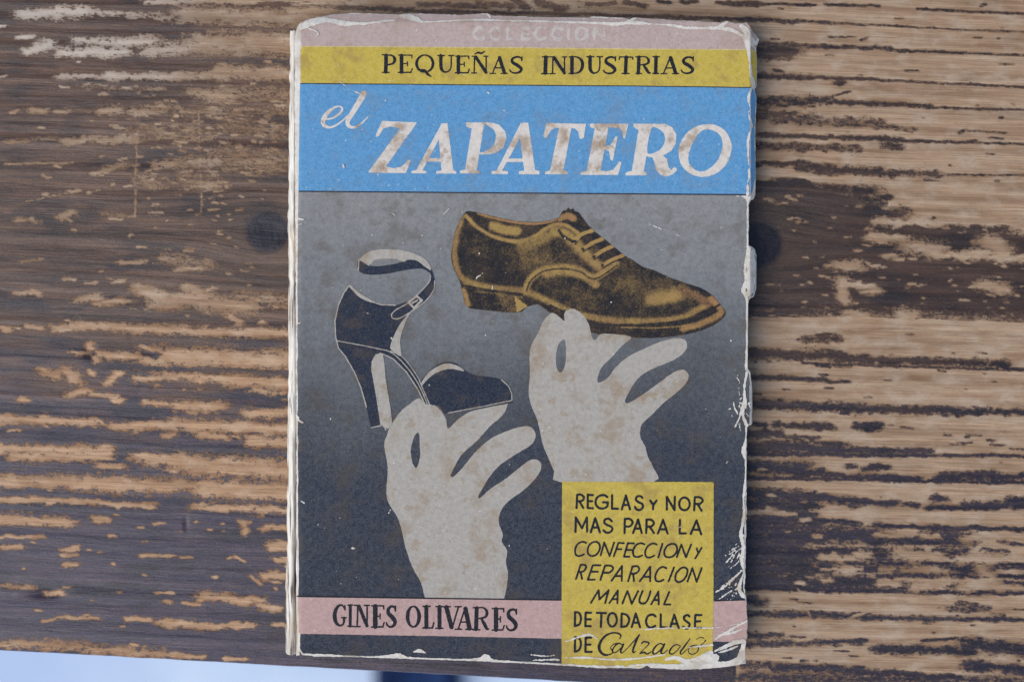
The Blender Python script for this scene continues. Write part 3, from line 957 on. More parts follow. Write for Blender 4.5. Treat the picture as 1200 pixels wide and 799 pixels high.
for _ in range(18):   # creases fanning from the lower part of the fore-edge
    y0 = R.uniform(615, 700); x0 = R.uniform(858, 873)
    a = R.uniform(1.9, 2.9)
    l = R.uniform(6, 24)
    worn([(x0, y0, R.uniform(0.5, 0.8)), (x0 + 0.5 * l * math.cos(a) + R.uniform(-1.5, 1.5), y0 + 0.5 * l * math.sin(a), 0.6), (x0 + l * math.cos(a), y0 + l * math.sin(a), 0.25)])
worn([(839, 693, 0.9), (850, 686, 1.2), (860, 677, 0.9), (869, 668, 1.3)]); worn([(842, 702, 0.7), (855, 693, 1.0), (868, 688, 1.0)])
# lower right corner
worn([(838, 748, 1.0), (850, 741, 1.8), (864, 733, 1.4), (875, 727, 0.8)]); worn([(842, 744, 0.6), (858, 741, 1.6), (872, 735, 1.0)])
worn([(838, 762, 1.6), (850, 757, 2.4), (862, 752, 2.6), (872, 752, 3.2), (870, 764, 5), (866, 773, 5), (852, 778, 4), (835, 778, 5), (815, 779, 4.5), (795, 780, 3), (770, 779, 2.4), (755, 778, 1.6), (730, 780, 1.2), (700, 780, 1.4), (664, 778, 1.0)])
worn([(838, 770, 5), (828, 772, 5), (815, 775, 3)]); worn([(842, 764, 0.8), (856, 760, 1.4), (864, 757, 1.4)])
worn([(780, 772, 1.4), (792, 770, 2.2), (803, 774, 2.6), (812, 772, 1.2), (826, 766, 1.6), (834, 763, 2)])
worn([(660, 752, 0.6), (675, 747, 1.0), (690, 743, 1.2), (700, 748, 0.5)]); worn([(662, 770, 1.0), (690, 770, 1.2), (715, 772, 1.5), (745, 771, 0.9), (780, 766, 0.5)])
worn([(740, 738, 0.5), (790, 735, 0.7), (836, 735, 0.6), (865, 730, 0.5)]); worn([(790, 760, 0.3), (815, 757, 1.0), (835, 755, 1.2)])
# bottom edge
worn([(353, 766, 1.4), (375, 767, 1.5), (400, 768, 1.5), (420, 770, 1.2), (450, 769, 2.0), (467, 767, 2.2), (480, 770, 1.4), (520, 772, 1.2), (545, 773, 1.4), (570, 771, 3.0), (580, 774, 2.0), (620, 776, 1.2), (657, 778, 1.0)])
worn([(485, 763, 0.5), (492, 762, 2.0), (498, 764, 1.2)]); worn([(562, 770, 0.5), (569, 768, 2.2), (574, 770, 1)])
worn([(620, 766, 0.5), (640, 768, 0.9), (656, 766, 0.5)]); worn([(625, 773, 0.6), (650, 772, 1.2), (656, 773, 0.8)])
# left edge fibres
for y0, l in ((256, 9), (262, 6), (325, 4), (378, 5), (488, 4), (500, 0)):
    if l:
        worn([(347, y0, 0.8), (347 + l * 0.6, y0 + 1, 0.6), (347 + l, y0 + R.uniform(-1, 2), 0.3)])
worn([(346, 482, 0.9), (350, 492, 0.9), (358, 496, 0.4)]); worn([(348, 549, 0.5), (356, 545, 0.4)])
# scratches
for a in ([(398, 96, 0.3), (413, 106, 0.6), (424, 111, 0.6), (430, 115, 0.2)], [(757, 261, 0.3), (776, 269, 0.6), (798, 277, 0.3)], [(519, 252, 0.5), (526, 245, 0.5)],
          [(352, 30, 0.3), (372, 38, 0.8), (370, 44, 0.4)], [(402, 193, 0.9), (403, 197, 1.1)], [(571, 108.5, 1.2), (573, 109.5, 1)], [(558, 326, 0.7), (566, 320, 0.5)]):
    worn(a)
for _ in range(150):
    x0, y0 = R.uniform(355, 870), R.uniform(232, 690)
    a, l = R.uniform(0, 6.28), R.choice([0, 0, 0, 1, 2, 4])
    rr = R.uniform(0.3, 0.6)
    worn([(x0, y0, rr), (x0 + l * math.cos(a), y0 + l * math.sin(a), rr * 0.6)])
f.F += 1.9 * (fbm(f.X / 1.9, f.Y / 1.9, 61, 3) - 0.56) + 1.6 * (fbm(f.X / 9, f.Y / 9, 62, 2) - 0.55)
g = Fld(338, 8, 896, 790, 0.8)
g.poly(OUT)
f.F = np.minimum(f.F, g.F - 0.2)
field_mesh(f, "worn_edge", 6, m_white, cover)

# --- spine: crumpled white paper standing out to the left of the cover
m = M("spine_paper")
n1 = m.noise(m.map(m.tc, (700, 22, 300)), 1, 5, 0.6)
c = m.mix(m.ss(n1, 0.46, 0.60, 0, 0.55), (0.80, 0.775, 0.71), (0.36, 0.31, 0.26))
n2 = m.noise(m.map(m.tc, (300, 60, 300)), 1, 4, 0.6)
c = m.mix(m.ss(n2, 0.52, 0.66, 0, 0.6), c, (0.45, 0.33, 0.19))
n3 = m.noise(m.map(m.tc, (1600, 50, 300)), 1, 3, 0.6)
c = m.mix(m.ss(n3, 0.56, 0.62, 0, 0.85), c, (0.09, 0.08, 0.08))
m.col(c)
m.rough(0.65, 0.3)
m.bump(m.math('ADD', n1, n3), 0.0004, 0.6)
m_spine = m.m
ys = np.arange(31, 770, 1.6)
PROF = [(0.0, -0.0006), (0.14, -0.0008), (0.22, -0.0012), (0.29, -0.0040), (0.36, -0.0016), (0.42, -0.0011), (0.55, -0.0015), (0.68, -0.0021), (0.8, -0.0030), (0.9, -0.0043),
        (0.97, -0.0060), (1.0, -0.0072), (0.98, -0.0084), (0.9, -0.0091)]
Xs, Ys, Zs = [], [], []
for y in ys:
    left = np.interp(y, [31, 60, 250, 262, 300, 520, 700, 770], [336, 335.3, 334, 333, 334.2, 333.5, 331, 329.5]) + 1.6 * (vn(np.array(y / 9.0), np.array(0.5), 71) - 0.5) + 1.6 * (vn(np.array(y / 31.0), np.array(2.5), 74) - 0.5)
    right = 351.0
    row = []
    for k, (u, z) in enumerate(PROF):
        j = 1.5 * (vn(np.array(k * 0.9), np.array(y / 26.0), 72) - 0.5)
        gz = 0.0013 * (vn(np.array(k * 0.7), np.array(y / 17.0), 73) - 0.5)
        Xs.append(right - u * (right - left) + (j if 0 < k < 11 else 0))
        Ys.append(y + (1 - smooth((y - 31) / 14.0)) * 8 * u * (1 - u) * 2 + (1.2 if y > 764 else 0) * (j))
        Zs.append(z + gz * (0 < k < 12))
Xs, Ys, Zs = map(np.array, (Xs, Ys, Zs))
me = mesh_from("spine", to_world(Xs, Ys, Zs), [grid_faces(len(ys), len(PROF))[:, ::-1]])
for p in me.polygons:
    p.use_smooth = True
sp = link("spine", me, m_spine, book)
sm = sp.modifiers.new("thickness", 'SOLIDIFY')
sm.thickness = 0.0003
sm.offset = -1

# --- leaves and back cover
m = M("page_edges")
n1 = m.noise(m.map(m.tc, (40, 40, 9000)), 1, 3, 0.6)
m.col(m.mix(m.ss(n1, 0.35, 0.65), (0.56, 0.48, 0.35), (0.33, 0.26, 0.17)))
m.rough(0.8, 0.2)
m.bump(n1, 0.0003, 0.6)
m_pages = m.m


def slab(name, poly, z0, z1, mat):
    f = Fld(325, 10, 900, 800, 4.0)
    P = np.array(poly, float)
    n = len(P)
    Vt = np.array([((x - 600) * S, (399.5 - y) * S, z1) for x, y in poly])
    Vb = Vt.copy()
    Vb[:, 2] = z0
    me = bpy.data.meshes.new(name)
    faces = [list(range(n)), list(range(2 * n - 1, n - 1, -1))] + [[i, i + n, (i + 1) % n + n, (i + 1) % n][::1] for i in range(n)]
    me.from_pydata(np.vstack([Vt, Vb]).tolist(), [], faces)
    me.update()
    import bmesh
    b = bmesh.new()
    b.from_mesh(me)
    bmesh.ops.recalc_face_normals(b, faces=b.faces)
    b.to_mesh(me)
    b.free()
    return link(name, me, mat, book)


slab("page_block", [(348, 32), (868, 36), (869, 400), (866, 770), (350, 762)], 0.0009, ZC - 0.0013, m_pages)
slab("back_cover", [(336, 30), (600, 26), (876, 34), (874, 400), (872, 776), (600, 772), (338, 765)], 0.0002, 0.0007, m_paper)

# ------------------------------------------------------------------ the wooden table
KT = (D + ZC) / D          # the table top lies a little farther from the lens than the cover
TH0 = math.atan(0.0555)
CT, ST = math.cos(TH0), math.sin(TH0)
us = np.concatenate([np.linspace(-1500, -60, 60)[:-1], np.arange(-60, 1260, 2.2), np.linspace(1260, 2600, 60)])
vs = np.concatenate([np.linspace(-2600, -880, 60)[:-1], np.arange(-880, -14, 1.7), np.linspace(-14, 3, 18)])
U, Vv = np.meshgrid(us, vs)
TX = U * CT - Vv * ST
TY = 760 + U * ST + Vv * CT

base = -0.62 + 0 * TX
dens = fbm(TX / 260, TY / 26, 81, 3)
inside = (TX > -40) & (TX < 1240) & (TY > -40)
WEAR = np.where(inside, -1.15, (dens - 0.5) * 5)
WEAR = np.where(inside & (TX > 335) & (TX < 910) & (TY < 26), 0.55, WEAR)
# the bare right-hand side starts light
yb = np.interp(TX, [700, 940, 1000, 1060, 1200], [200, 214, 238, 258, 266]) + 14 * (vn(TX / 25, TY / 8, 84) - 0.5)
lt = (TX > 700) & ((TY < yb) | (TY > 372))
WEAR = np.where(inside & lt, 1.0, WEAR)


WPX = 10 * (fbm(TX / 20, TY / 9, 101, 2) - 0.5)
WPY = 6.5 * (fbm(TX / 17, TY / 10, 102, 3) - 0.5) + 5.0 * (fbm(TX / 6, TY / 5, 103, 2) - 0.5)


def cap(z, items, sign, hk=1.0, pkk=1.0):
    for it in items:
        x0, y0, x1, y1, h = it[:5]
        pk = (it[5] if len(it) > 5 else 1.0) * pkk
        ox, oy, sc = z
        x0, x1 = x0 / sc + ox, x1 / sc + ox
        y0, y1 = y0 / sc + oy, y1 / sc + oy
        h = h / sc * hk
        pu = [(x0) * CT + (y0 - 760) * ST, (x1) * CT + (y1 - 760) * ST]
        pv = [-(x0) * ST + (y0 - 760) * CT, -(x1) * ST + (y1 - 760) * CT]
        pad = h + 14
        i0, i1 = np.searchsorted(us, [min(pu) - pad, max(pu) + pad])
        j0, j1 = np.searchsorted(vs, [min(pv) - pad, max(pv) + pad])
        if i1 <= i0 or j1 <= j0:
            continue
        wk = min(1.0, h / 4.5)
        x, y = TX[j0:j1, i0:i1] + wk * WPX[j0:j1, i0:i1], TY[j0:j1, i0:i1] + wk * WPY[j0:j1, i0:i1]
        dx, dy = x1 - x0, y1 - y0
        t = np.clip(((x - x0) * dx + (y - y0) * dy) / (dx * dx + dy * dy + 1e-9), 0, 1)
        ex, ey = x - x0 - t * dx, y - y0 - t * dy
        d = np.hypot(ex * 0.55, ey)
        v = np.clip((h - d) / max(1.5, 1.0 * h), -1, 1)
        v = np.where(v > 0, v * pk * 1.1, v * 1.15)
        cur = WEAR[j0:j1, i0:i1]
        k = (v > -1.149)
        if sign > 0:
            WEAR[j0:j1, i0:i1] = np.where(k, np.maximum(cur, v), cur)
        else:
            WEAR[j0:j1, i0:i1] = np.where(k, np.minimum(cur, -v), cur)


ZA = (0, 0, 2.96)
cap(ZA, [(80, 50, 290, 42, 20), (290, 45, 640, 62, 11, .5), (650, 52, 1010, 60, 32), (500, 3, 1184, 3, 10), (60, 130, 110, 130, 9), (100, 178, 160, 150, 15),
         (210, 180, 420, 178, 17), (260, 140, 400, 145, 14, .7), (420, 150, 520, 140, 20), (520, 180, 720, 155, 24, .8), (700, 150, 1010, 155, 44), (210, 268, 380, 264, 11),
         (380, 265, 560, 262, 13), (540, 264, 760, 264, 15), (740, 248, 1010, 255, 26), (680, 330, 780, 335, 26), (780, 315, 1000, 335, 24, .25), (360, 385, 400, 385, 17),
         (470, 390, 560, 375, 17, .7), (620, 385, 760, 385, 13, .6), (110, 385, 150, 388, 12), (195, 390, 235, 385, 8), (40, 390, 60, 385, 6), (760, 385, 1000, 385, 18, .25),
         (230, 490, 470, 482, 12), (20, 492, 190, 480, 7, .5), (470, 460, 700, 470, 24, .22), (800, 440, 990, 460, 24, .25), (20, 570, 250, 563, 4), (330, 600, 430, 570, 13, .8),
         (545, 570, 585, 570, 13), (640, 570, 760, 560, 24, .35), (800, 550, 930, 565, 40, .35), (500, 620, 540, 640, 20, .4), (660, 630, 740, 640, 26, .35), (240, 665, 270, 660, 7),
         (215, 755, 245, 735, 14), (65, 762, 85, 762, 9), (115, 765, 130, 770, 9), (350, 745, 470, 752, 6, .4), (150, 610, 165, 615, 6), (380, 435, 400, 435, 5), (480, 440, 660, 440, 12, .2),
         (300, 300, 560, 310, 8, .1), (0, 92, 20, 90, 6), (0, 268, 12, 268, 6)], 1, 1.05, 0.8)
cap(ZA, [(100, 82, 900, 97, 6, .8), (280, 100, 690, 105, 14), (400, 205, 1000, 212, 7, .9), (430, 230, 720, 232, 14), (0, 285, 1000, 292, 4, .7), (900, 12, 1184, 17, 6), (600, 350, 680, 360, 22, .8),
         (110, 8, 480, 12, 9)], -1)
ZB = (0, 260, 2.96)
cap(ZB, [(75, 135, 140, 130, 6, .4), (420, 140, 500, 135, 8), (580, 130, 720, 150, 16, .3), (620, 165, 690, 165, 9), (220, 197, 260, 200, 6), (300, 212, 330, 212, 5), (395, 210, 425, 205, 8, .8), (50, 247, 105, 247, 6),
         (110, 240, 130, 250, 9), (285, 268, 340, 260, 14), (340, 285, 415, 275, 12), (500, 235, 560, 260, 22), (560, 280, 700, 262, 26), (700, 280, 850, 295, 26), (840, 260, 985, 275, 20, .35), (650, 230, 680, 240, 14),
         (690, 240, 740, 230, 9), (800, 330, 830, 350, 10), (905, 350, 910, 350, 8), (0, 367, 35, 370, 9), (100, 363, 145, 370, 8), (195, 370, 280, 365, 14), (270, 362, 560, 372, 16), (560, 375, 1000, 388, 17),
         (310, 425, 335, 480, 9), (250, 455, 300, 460, 8), (350, 462, 500, 465, 13), (490, 430, 520, 445, 8), (520, 465, 1000, 480, 33), (150, 515, 190, 530, 13), (230, 520, 260, 550, 17), (310, 520, 320, 530, 8),
         (370, 560, 410, 520, 12), (470, 545, 700, 532, 13, .8), (700, 545, 1000, 562, 20), (240, 605, 300, 585, 12), (320, 600, 400, 603, 8), (70, 620, 80, 618, 9), (400, 615, 410, 615, 11), (550, 575, 560, 600, 8),
         (510, 630, 580, 630, 12), (620, 640, 760, 640, 17), (870, 665, 1000, 662, 18), (860, 580, 1000, 590, 11, .6), (0, 690, 150, 685, 16), (150, 690, 350, 696, 13), (410, 710, 600, 702, 16), (600, 705, 1000, 718, 21),
         (700, 735, 780, 750, 12), (880, 760, 1000, 768, 20), (570, 745, 600, 740, 9), (0, 785, 370, 790, 15)], 1, 1.15, 0.9)
cap(ZB, [(640, 420, 740, 420, 12), (850, 428, 960, 425, 10), (500, 455, 530, 460, 11), (280, 395, 410, 400, 13), (400, 505, 1000, 522, 8), (560, 592, 740, 582, 21), (790, 605, 830, 605, 17), (880, 620, 1000, 612, 20),
         (900, 640, 960, 640, 6), (750, 590, 860, 580, 10, .6), (318, 450, 322, 460, 7)], -1)
ZD = (0, 530, 2.97)
cap(ZD, [(50, 15, 370, 12, 16), (350, 45, 420, 50, 11), (500, 20, 600, 30, 22), (600, 70, 605, 72, 8), (640, 40, 1000, 62, 34), (0, 98, 340, 106, 22), (360, 110, 600, 117, 25), (600, 118, 720, 112, 19, .8), (720, 128, 1000, 138, 31),
         (0, 163, 400, 175, 10), (400, 180, 530, 183, 10), (680, 190, 820, 193, 12), (840, 195, 880, 195, 14), (910, 200, 1000, 202, 14), (0, 232, 230, 240, 18), (330, 235, 370, 235, 12), (540, 248, 565, 248, 6),
         (830, 240, 870, 243, 6), (850, 245, 852, 280, 8), (920, 265, 1000, 262, 10), (0, 295, 150, 293, 7), (385, 292, 395, 292, 6), (950, 325, 1000, 327, 13), (5, 330, 65, 330, 8), (215, 340, 270, 333, 8), (215, 356, 265, 355, 6),
         (500, 357, 600, 361, 8), (630, 366, 665, 366, 4), (305, 340, 310, 340, 4), (820, 363, 850, 382, 4), (970, 375, 1000, 376, 10), (230, 390, 270, 390, 9), (78, 405, 84, 405, 4), (930, 430, 990, 430, 15), (875, 433, 905, 460, 6),
         (740, 434, 750, 435, 4), (0, 465, 110, 468, 8, .5), (165, 493, 205, 491, 9), (540, 487, 600, 488, 5), (410, 490, 415, 490, 4), (705, 498, 860, 518, 16), (870, 505, 910, 515, 12), (640, 525, 690, 530, 6), (910, 538, 965, 547, 10),
         (580, 520, 590, 520, 8), (240, 575, 340, 580, 7), (150, 587, 220, 575, 6), (445, 580, 515, 580, 9), (420, 605, 430, 605, 4), (555, 592, 720, 600, 12), (700, 608, 870, 600, 11), (955, 602, 985, 602, 9), (460, 668, 470, 670, 5),
         (0, 665, 300, 675, 16, .5), (300, 685, 560, 700, 16, .6), (560, 700, 700, 712, 8), (780, 718, 850, 720, 6)], 1, 1.12)
ZR = (840, 0, 2.958)
cap(ZR, [(0, 10, 340, 18, 6), (380, 15, 560, 22, 6), (700, 32, 1090, 49, 5), (920, 20, 930, 16, 6), (0, 66, 300, 75, 8), (300, 75, 700, 95, 4), (700, 97, 1090, 111, 3), (390, 128, 480, 128, 3), (500, 138, 520, 130, 4),
         (140, 150, 600, 170, 8, .8), (600, 172, 850, 185, 6), (850, 185, 1090, 194, 4), (130, 180, 260, 178, 28), (200, 243, 225, 247, 6), (140, 265, 330, 268, 11), (330, 268, 560, 275, 7), (560, 277, 1090, 304, 5),
         (415, 288, 440, 288, 9), (140, 355, 380, 347, 17, .7), (380, 352, 740, 370, 9), (740, 372, 1090, 381, 5), (405, 332, 460, 318, 4), (140, 400, 310, 412, 22, .5), (300, 420, 560, 425, 14, .25), (560, 440, 680, 450, 10, .2),
         (150, 468, 500, 478, 9), (500, 478, 640, 485, 9), (640, 488, 900, 493, 7), (900, 495, 1090, 501, 4), (600, 500, 620, 505, 17, .8), (140, 505, 480, 515, 14, .35), (140, 572, 300, 567, 11), (300, 582, 560, 597, 16),
         (560, 600, 760, 606, 15, .8), (760, 606, 1090, 606, 4), (190, 635, 280, 628, 12, .7), (140, 720, 500, 715, 62), (340, 655, 520, 665, 20), (560, 685, 600, 685, 10), (640, 790, 920, 790, 14), (480, 740, 640, 740, 22, .5),
         (870, 455, 1000, 460, 4, .3), (840, 460, 860, 450, 6, .5)], -1, 0.85, 0.85)
ZS = (840, 260, 2.958)
WEAR[:] = np.where((TX > 872) & (TX < 1240) & (TY > yb + 2) & (TY < 372 + (TX - 1000) * 0.03), np.minimum(WEAR, -0.62 - 0.5 * vn(TX / 60, TY / 14, 85)), WEAR)
cap(ZS, [(560, 0, 1100, 2, 14), (545, 55, 640, 60, 16), (680, 85, 750, 100, 28), (770, 115, 830, 115, 14), (850, 118, 930, 110, 17), (950, 70, 990, 105, 28), (960, 125, 1100, 125, 14), (1045, 15, 1100, 22, 22), (430, 150, 490, 150, 20),
         (435, 200, 440, 275, 14), (440, 212, 540, 222, 10), (520, 240, 560, 240, 12), (920, 218, 1000, 235, 20), (590, 120, 610, 120, 12), (540, 150, 560, 150, 8), (620, 130, 640, 130, 8),
         (105, 390, 420, 395, 45), (400, 385, 1100, 408, 62), (640, 325, 680, 325, 22), (460, 325, 500, 330, 22), (930, 355, 960, 355, 18), (300, 340, 340, 345, 14)], 1)
cap(ZS, [(320, 405, 400, 407, 14, .6), (345, 392, 385, 390, 6), (95, 455, 430, 462, 17), (430, 475, 720, 482, 14), (720, 485, 1000, 492, 12, .8), (1000, 508, 1100, 511, 5), (300, 490, 1100, 516, 4), (95, 541, 250, 541, 8), (270, 545, 390, 550, 8),
         (390, 553, 460, 553, 6), (95, 630, 270, 632, 15), (300, 640, 480, 645, 17), (480, 648, 670, 654, 14), (670, 655, 930, 657, 14), (970, 658, 1100, 660, 11), (220, 705, 390, 709, 12), (490, 710, 550, 710, 13),
         (95, 735, 210, 735, 12), (210, 745, 350, 748, 6), (95, 700, 170, 705, 8), (95, 780, 420, 785, 20), (420, 790, 740, 796, 11), (440, 665, 455, 665, 6), (380, 575, 400, 577, 4), (940, 757, 965, 758, 4), (640, 712, 680, 716, 4)], -1)
ZT = (840, 530, 2.97)
WEAR[:] = np.where((TX > 872) & (TX < 935 + 60 * (fbm(TX / 40, TY / 7, 86, 3) - 0.3)) & (TY > 585) & (TY < 690), np.minimum(WEAR, -0.55), WEAR)
cap(ZT, [(95, 5, 380, 9, 7), (380, 8, 1100, 13, 6), (95, 50, 290, 55, 22), (290, 75, 360, 65, 15), (460, 48, 480, 48, 9), (520, 55, 590, 50, 10), (380, 80, 700, 92, 10), (780, 90, 960, 80, 17), (960, 90, 1100, 78, 14), (95, 88, 1100, 107, 6),
         (95, 140, 320, 160, 22), (310, 150, 480, 172, 16), (480, 172, 620, 182, 12), (660, 182, 690, 182, 9), (760, 160, 790, 160, 11), (740, 192, 1100, 192, 9), (860, 185, 1100, 182, 12), (1020, 165, 1100, 170, 15),
         (180, 232, 280, 236, 18), (280, 205, 330, 222, 18), (95, 192, 340, 190, 8), (330, 240, 480, 246, 11), (550, 252, 1100, 270, 8), (95, 295, 240, 300, 26), (210, 285, 560, 292, 28), (550, 310, 900, 318, 10), (640, 302, 740, 306, 12),
         (760, 292, 860, 300, 24), (1000, 310, 1100, 318, 9), (95, 345, 370, 362, 30), (360, 340, 540, 342, 12), (540, 360, 640, 356, 24), (700, 345, 720, 375, 12), (780, 345, 870, 352, 18), (940, 345, 1000, 350, 10), (95, 400, 380, 400, 20), (380, 385, 1100, 390, 7),
         (500, 405, 570, 405, 12), (620, 408, 660, 408, 10), (790, 405, 920, 408, 14), (960, 405, 1100, 400, 8), (95, 440, 290, 450, 26), (280, 455, 570, 452, 24), (560, 428, 1100, 432, 8), (620, 460, 700, 462, 10), (810, 465, 850, 466, 10), (980, 455, 1100, 458, 9),
         (95, 470, 560, 480, 10), (560, 482, 1100, 492, 8), (95, 515, 150, 520, 14, .6), (95, 560, 520, 568, 10, .7), (520, 576, 1100, 582, 8, .8), (820, 545, 940, 545, 9, .4), (840, 525, 900, 530, 6, .4), (95, 635, 220, 637, 9, .7), (95, 668, 500, 660, 10, .5), (560, 682, 880, 695, 15), (880, 668, 1100, 690, 22),
         (400, 655, 520, 655, 6), (720, 655, 830, 645, 5), (95, 740, 240, 750, 12, .5), (220, 748, 500, 756, 13), (500, 766, 850, 786, 12), (880, 742, 1100, 756, 17), (95, 785, 1100, 800, 18, .4)], -1)
cap(ZT, [(240, 275, 250, 275, 5), (345, 290, 360, 290, 7), (560, 285, 690, 288, 10), (720, 290, 765, 292, 10), (870, 300, 1000, 296, 17), (1020, 303, 1100, 306, 9), (370, 365, 440, 370, 13), (490, 355, 520, 362, 15), (640, 350, 700, 362, 24), (725, 365, 780, 357, 14),
         (860, 372, 980, 368, 20), (900, 348, 925, 350, 12), (990, 372, 1100, 362, 13), (370, 405, 500, 405, 6), (570, 405, 620, 405, 8), (660, 410, 790, 412, 11), (930, 405, 945, 432, 16), (980, 412, 1100, 413, 7), (375, 445, 395, 445, 9), (280, 455, 300, 458, 8),
         (575, 450, 620, 458, 15), (700, 468, 800, 450, 20), (860, 466, 960, 462, 18), (970, 472, 1100, 476, 11), (150, 60, 165, 60, 6), (180, 150, 205, 150, 6), (300, 234, 320, 234, 8), (110, 215, 170, 205, 14), (200, 210, 270, 212, 8)], 1)
# strip above the book
cap((0, 0, 1), [(318, 6, 400, 6, 2.2), (395, 9, 480, 11, 2.4), (480, 13, 700, 17, 1.8, .7), (700, 18, 895, 23, 2.0), (490, 5, 560, 8, 2.5, .6), (606, 1, 615, 10, 3.5), (634, 1, 655, 10, 4.5), (690, 5, 720, 4, 2, .6), (735, 4, 755, 7, 2.5),
                (772, 2, 783, 3, 2), (800, 2, 815, 2, 2), (855, 3, 890, 3, 2), (858, 6, 888, 7, 1.5), (560, 5, 600, 7, 3, .3)], -1)
cap((0, 0, 1), [(345, 5, 470, 2, 2.5, .8), (340, 14, 390, 12, 3)], 1)
# small flecks and scratches where the lacquer has chipped
RF = random.Random(12)
fl_ = []
for _ in range(230):
    x0, y0, l = RF.triangular(20, 336, 300), RF.triangular(55, 345, 190), RF.choice([1, 2, 3, 5, 9])
    fl_.append((x0, y0, x0 + l, y0 + RF.uniform(-0.8, 1.2), RF.uniform(0.9, 2.0), RF.uniform(0.5, 1.0)))
for _ in range(150):
    x0, y0, l = RF.uniform(880, 1200), RF.uniform(225, 370), RF.choice([1, 2, 4, 7])
    fl_.append((x0, y0, x0 + l, y0 + RF.uniform(-0.6, 0.8), RF.uniform(0.8, 1.8), RF.uniform(0.4, 0.9)))
for _ in range(60):
    x0, y0, l = RF.uniform(0, 336), RF.uniform(340, 740), RF.choice([1, 2, 3, 5])
    fl_.append((x0, y0, x0 + l, y0 + RF.uniform(-0.6, 0.8), RF.uniform(0.9, 2.0), 1.0))
cap((0, 0, 1), fl_, 1)
cap((0, 0, 1), [(30, 236, 90, 224, 1.0), (158, 255, 160, 150, .7), (232, 130, 236, 250, .7), (990, 725, 1075, 700, 1.6), (935, 690, 960, 745, .9)], 1)
cap((0, 0, 1), [(x_, y_, x_ + l_, y_ + 0.04 * l_, 0.9, .8) for x_, y_, l_ in [(RF.uniform(880, 1195), RF.choice([RF.uniform(5, 215), RF.uniform(375, 560), RF.uniform(690, 795)]), RF.choice([1, 3, 8, 16])) for _ in range(110)]], -1)
# underneath and in front of the book the lacquer is whole
WEAR[:] = np.where((TX > 345) & (TX < 862) & (TY > 40), np.minimum(WEAR, -0.6), WEAR)

# grain coordinate, swerving round the two knots
tt_ = np.clip(TY / 799, -1, 1.2)
sl_, sr_ = 0.025 + 0.03 * tt_, 0.045 - 0.03 * tt_
xr = np.clip(TX, -300, 1500)
GR = TY - (sl_ * xr + (sr_ - sl_) * xr * xr / 2400)
KN = 0 * TX
HEART = 0 * TX
for kx, ky, kr in ((313, 272, 25), (889, 286, 27), (-420, -300, 30), (1700, 120, 34)):
    dx, dy = TX - kx, TY - ky
    GR = GR - dy * 0.75 * np.exp(-(dx / 85) ** 2 - (dy / 42) ** 2)
    rr = np.hypot(dx * 0.95, dy)
    HEART = np.maximum(HEART, np.exp(-(dx / 75) ** 2 - (dy / 48) ** 2))
    KN = np.maximum(KN, 1 - smooth((rr - kr * 0.8) / (kr * 0.35)))
    WEAR = np.where(rr < kr * 1.5, np.minimum(WEAR, -0.75), WEAR)
GR = GR + 5 * (vn(TX / 300, GR / 40, 88) - 0.5) + 1.5 * (vn(TX / 60, GR / 10, 89) - 0.5)
# relief: ridges of hard late wood and the thickness of the lacquer
ridge = fbm(TX / 900, GR / 11, 90, 3) - 0.5
ZT_ = 0.00055 * ridge + 0.00012 * (fbm(TX / 60, GR / 3, 92, 2) - 0.5) - 0.0012 * np.clip(-KN, 0, 1)
# dents
for dx_, dy_, rx, ry, dz in ((52, 695, 18, 5, 0.0012), (218, 615, 2.5, 8, 0.0004), (104, 412, 7, 6, 0.0008), (105, 414, 5, 5, 0.0006), (170, 413, 8, 4, .0005), (938, 707 / 3 + 260, 8, 3, .0003)):
    ZT_ = ZT_ - dz * np.exp(-((TX - dx_) / rx) ** 2 - ((TY - dy_) / ry) ** 2)
# the book lies on the high points
ZT_ = ZT_ - 0.00035
# rounded front edge
ev = np.clip((Vv + 4) / 7, 0, 1)
edge_drop = -7 * S * (1 - np.sqrt(np.clip(1 - ev ** 2, 0, 1)))
wob = 1.6 * (fbm(TX / 30, TY * 0 + 3, 93, 3) - 0.5)
PX, PY = TX - wob * ev * -ST, TY + wob * ev * CT
WX, WY = (PX - 600) * S * KT, (399.5 - PY) * S * KT
P3 = np.stack([WX, WY, ZT_ + edge_drop], -1)
# front face and underside
nj, ni = U.shape
last = P3[-1]
rows = []
for zz, back in ((-0.012, 0), (-0.028, 0), (-0.030, 0.002), (-0.030, 0.45)):
    r = last.copy()
    r[:, 2] = zz
    r[:, 1] += back
    rows.append(r)
P3 = np.concatenate([P3, np.stack(rows)], 0)
ext = lambda A: np.concatenate([A, np.repeat(A[-1:], 4, 0)], 0)
me = mesh_from("tabletop", P3.reshape(-1, 3), [grid_faces(nj + 4, ni)])
attr_f(me, "wear", ext(WEAR))
attr_f(me, "knot", ext(KN))
attr_f(me, "heartwood", ext(HEART))
GRe = ext(GR)
GRe[-4:] += np.array([20, 60, 70, 900])[:, None]
attr_v(me, "grain", np.stack([ext(TX), GRe, 0 * GRe], -1))
me.polygons.foreach_set("use_smooth", np.ones(len(me.polygons), bool))

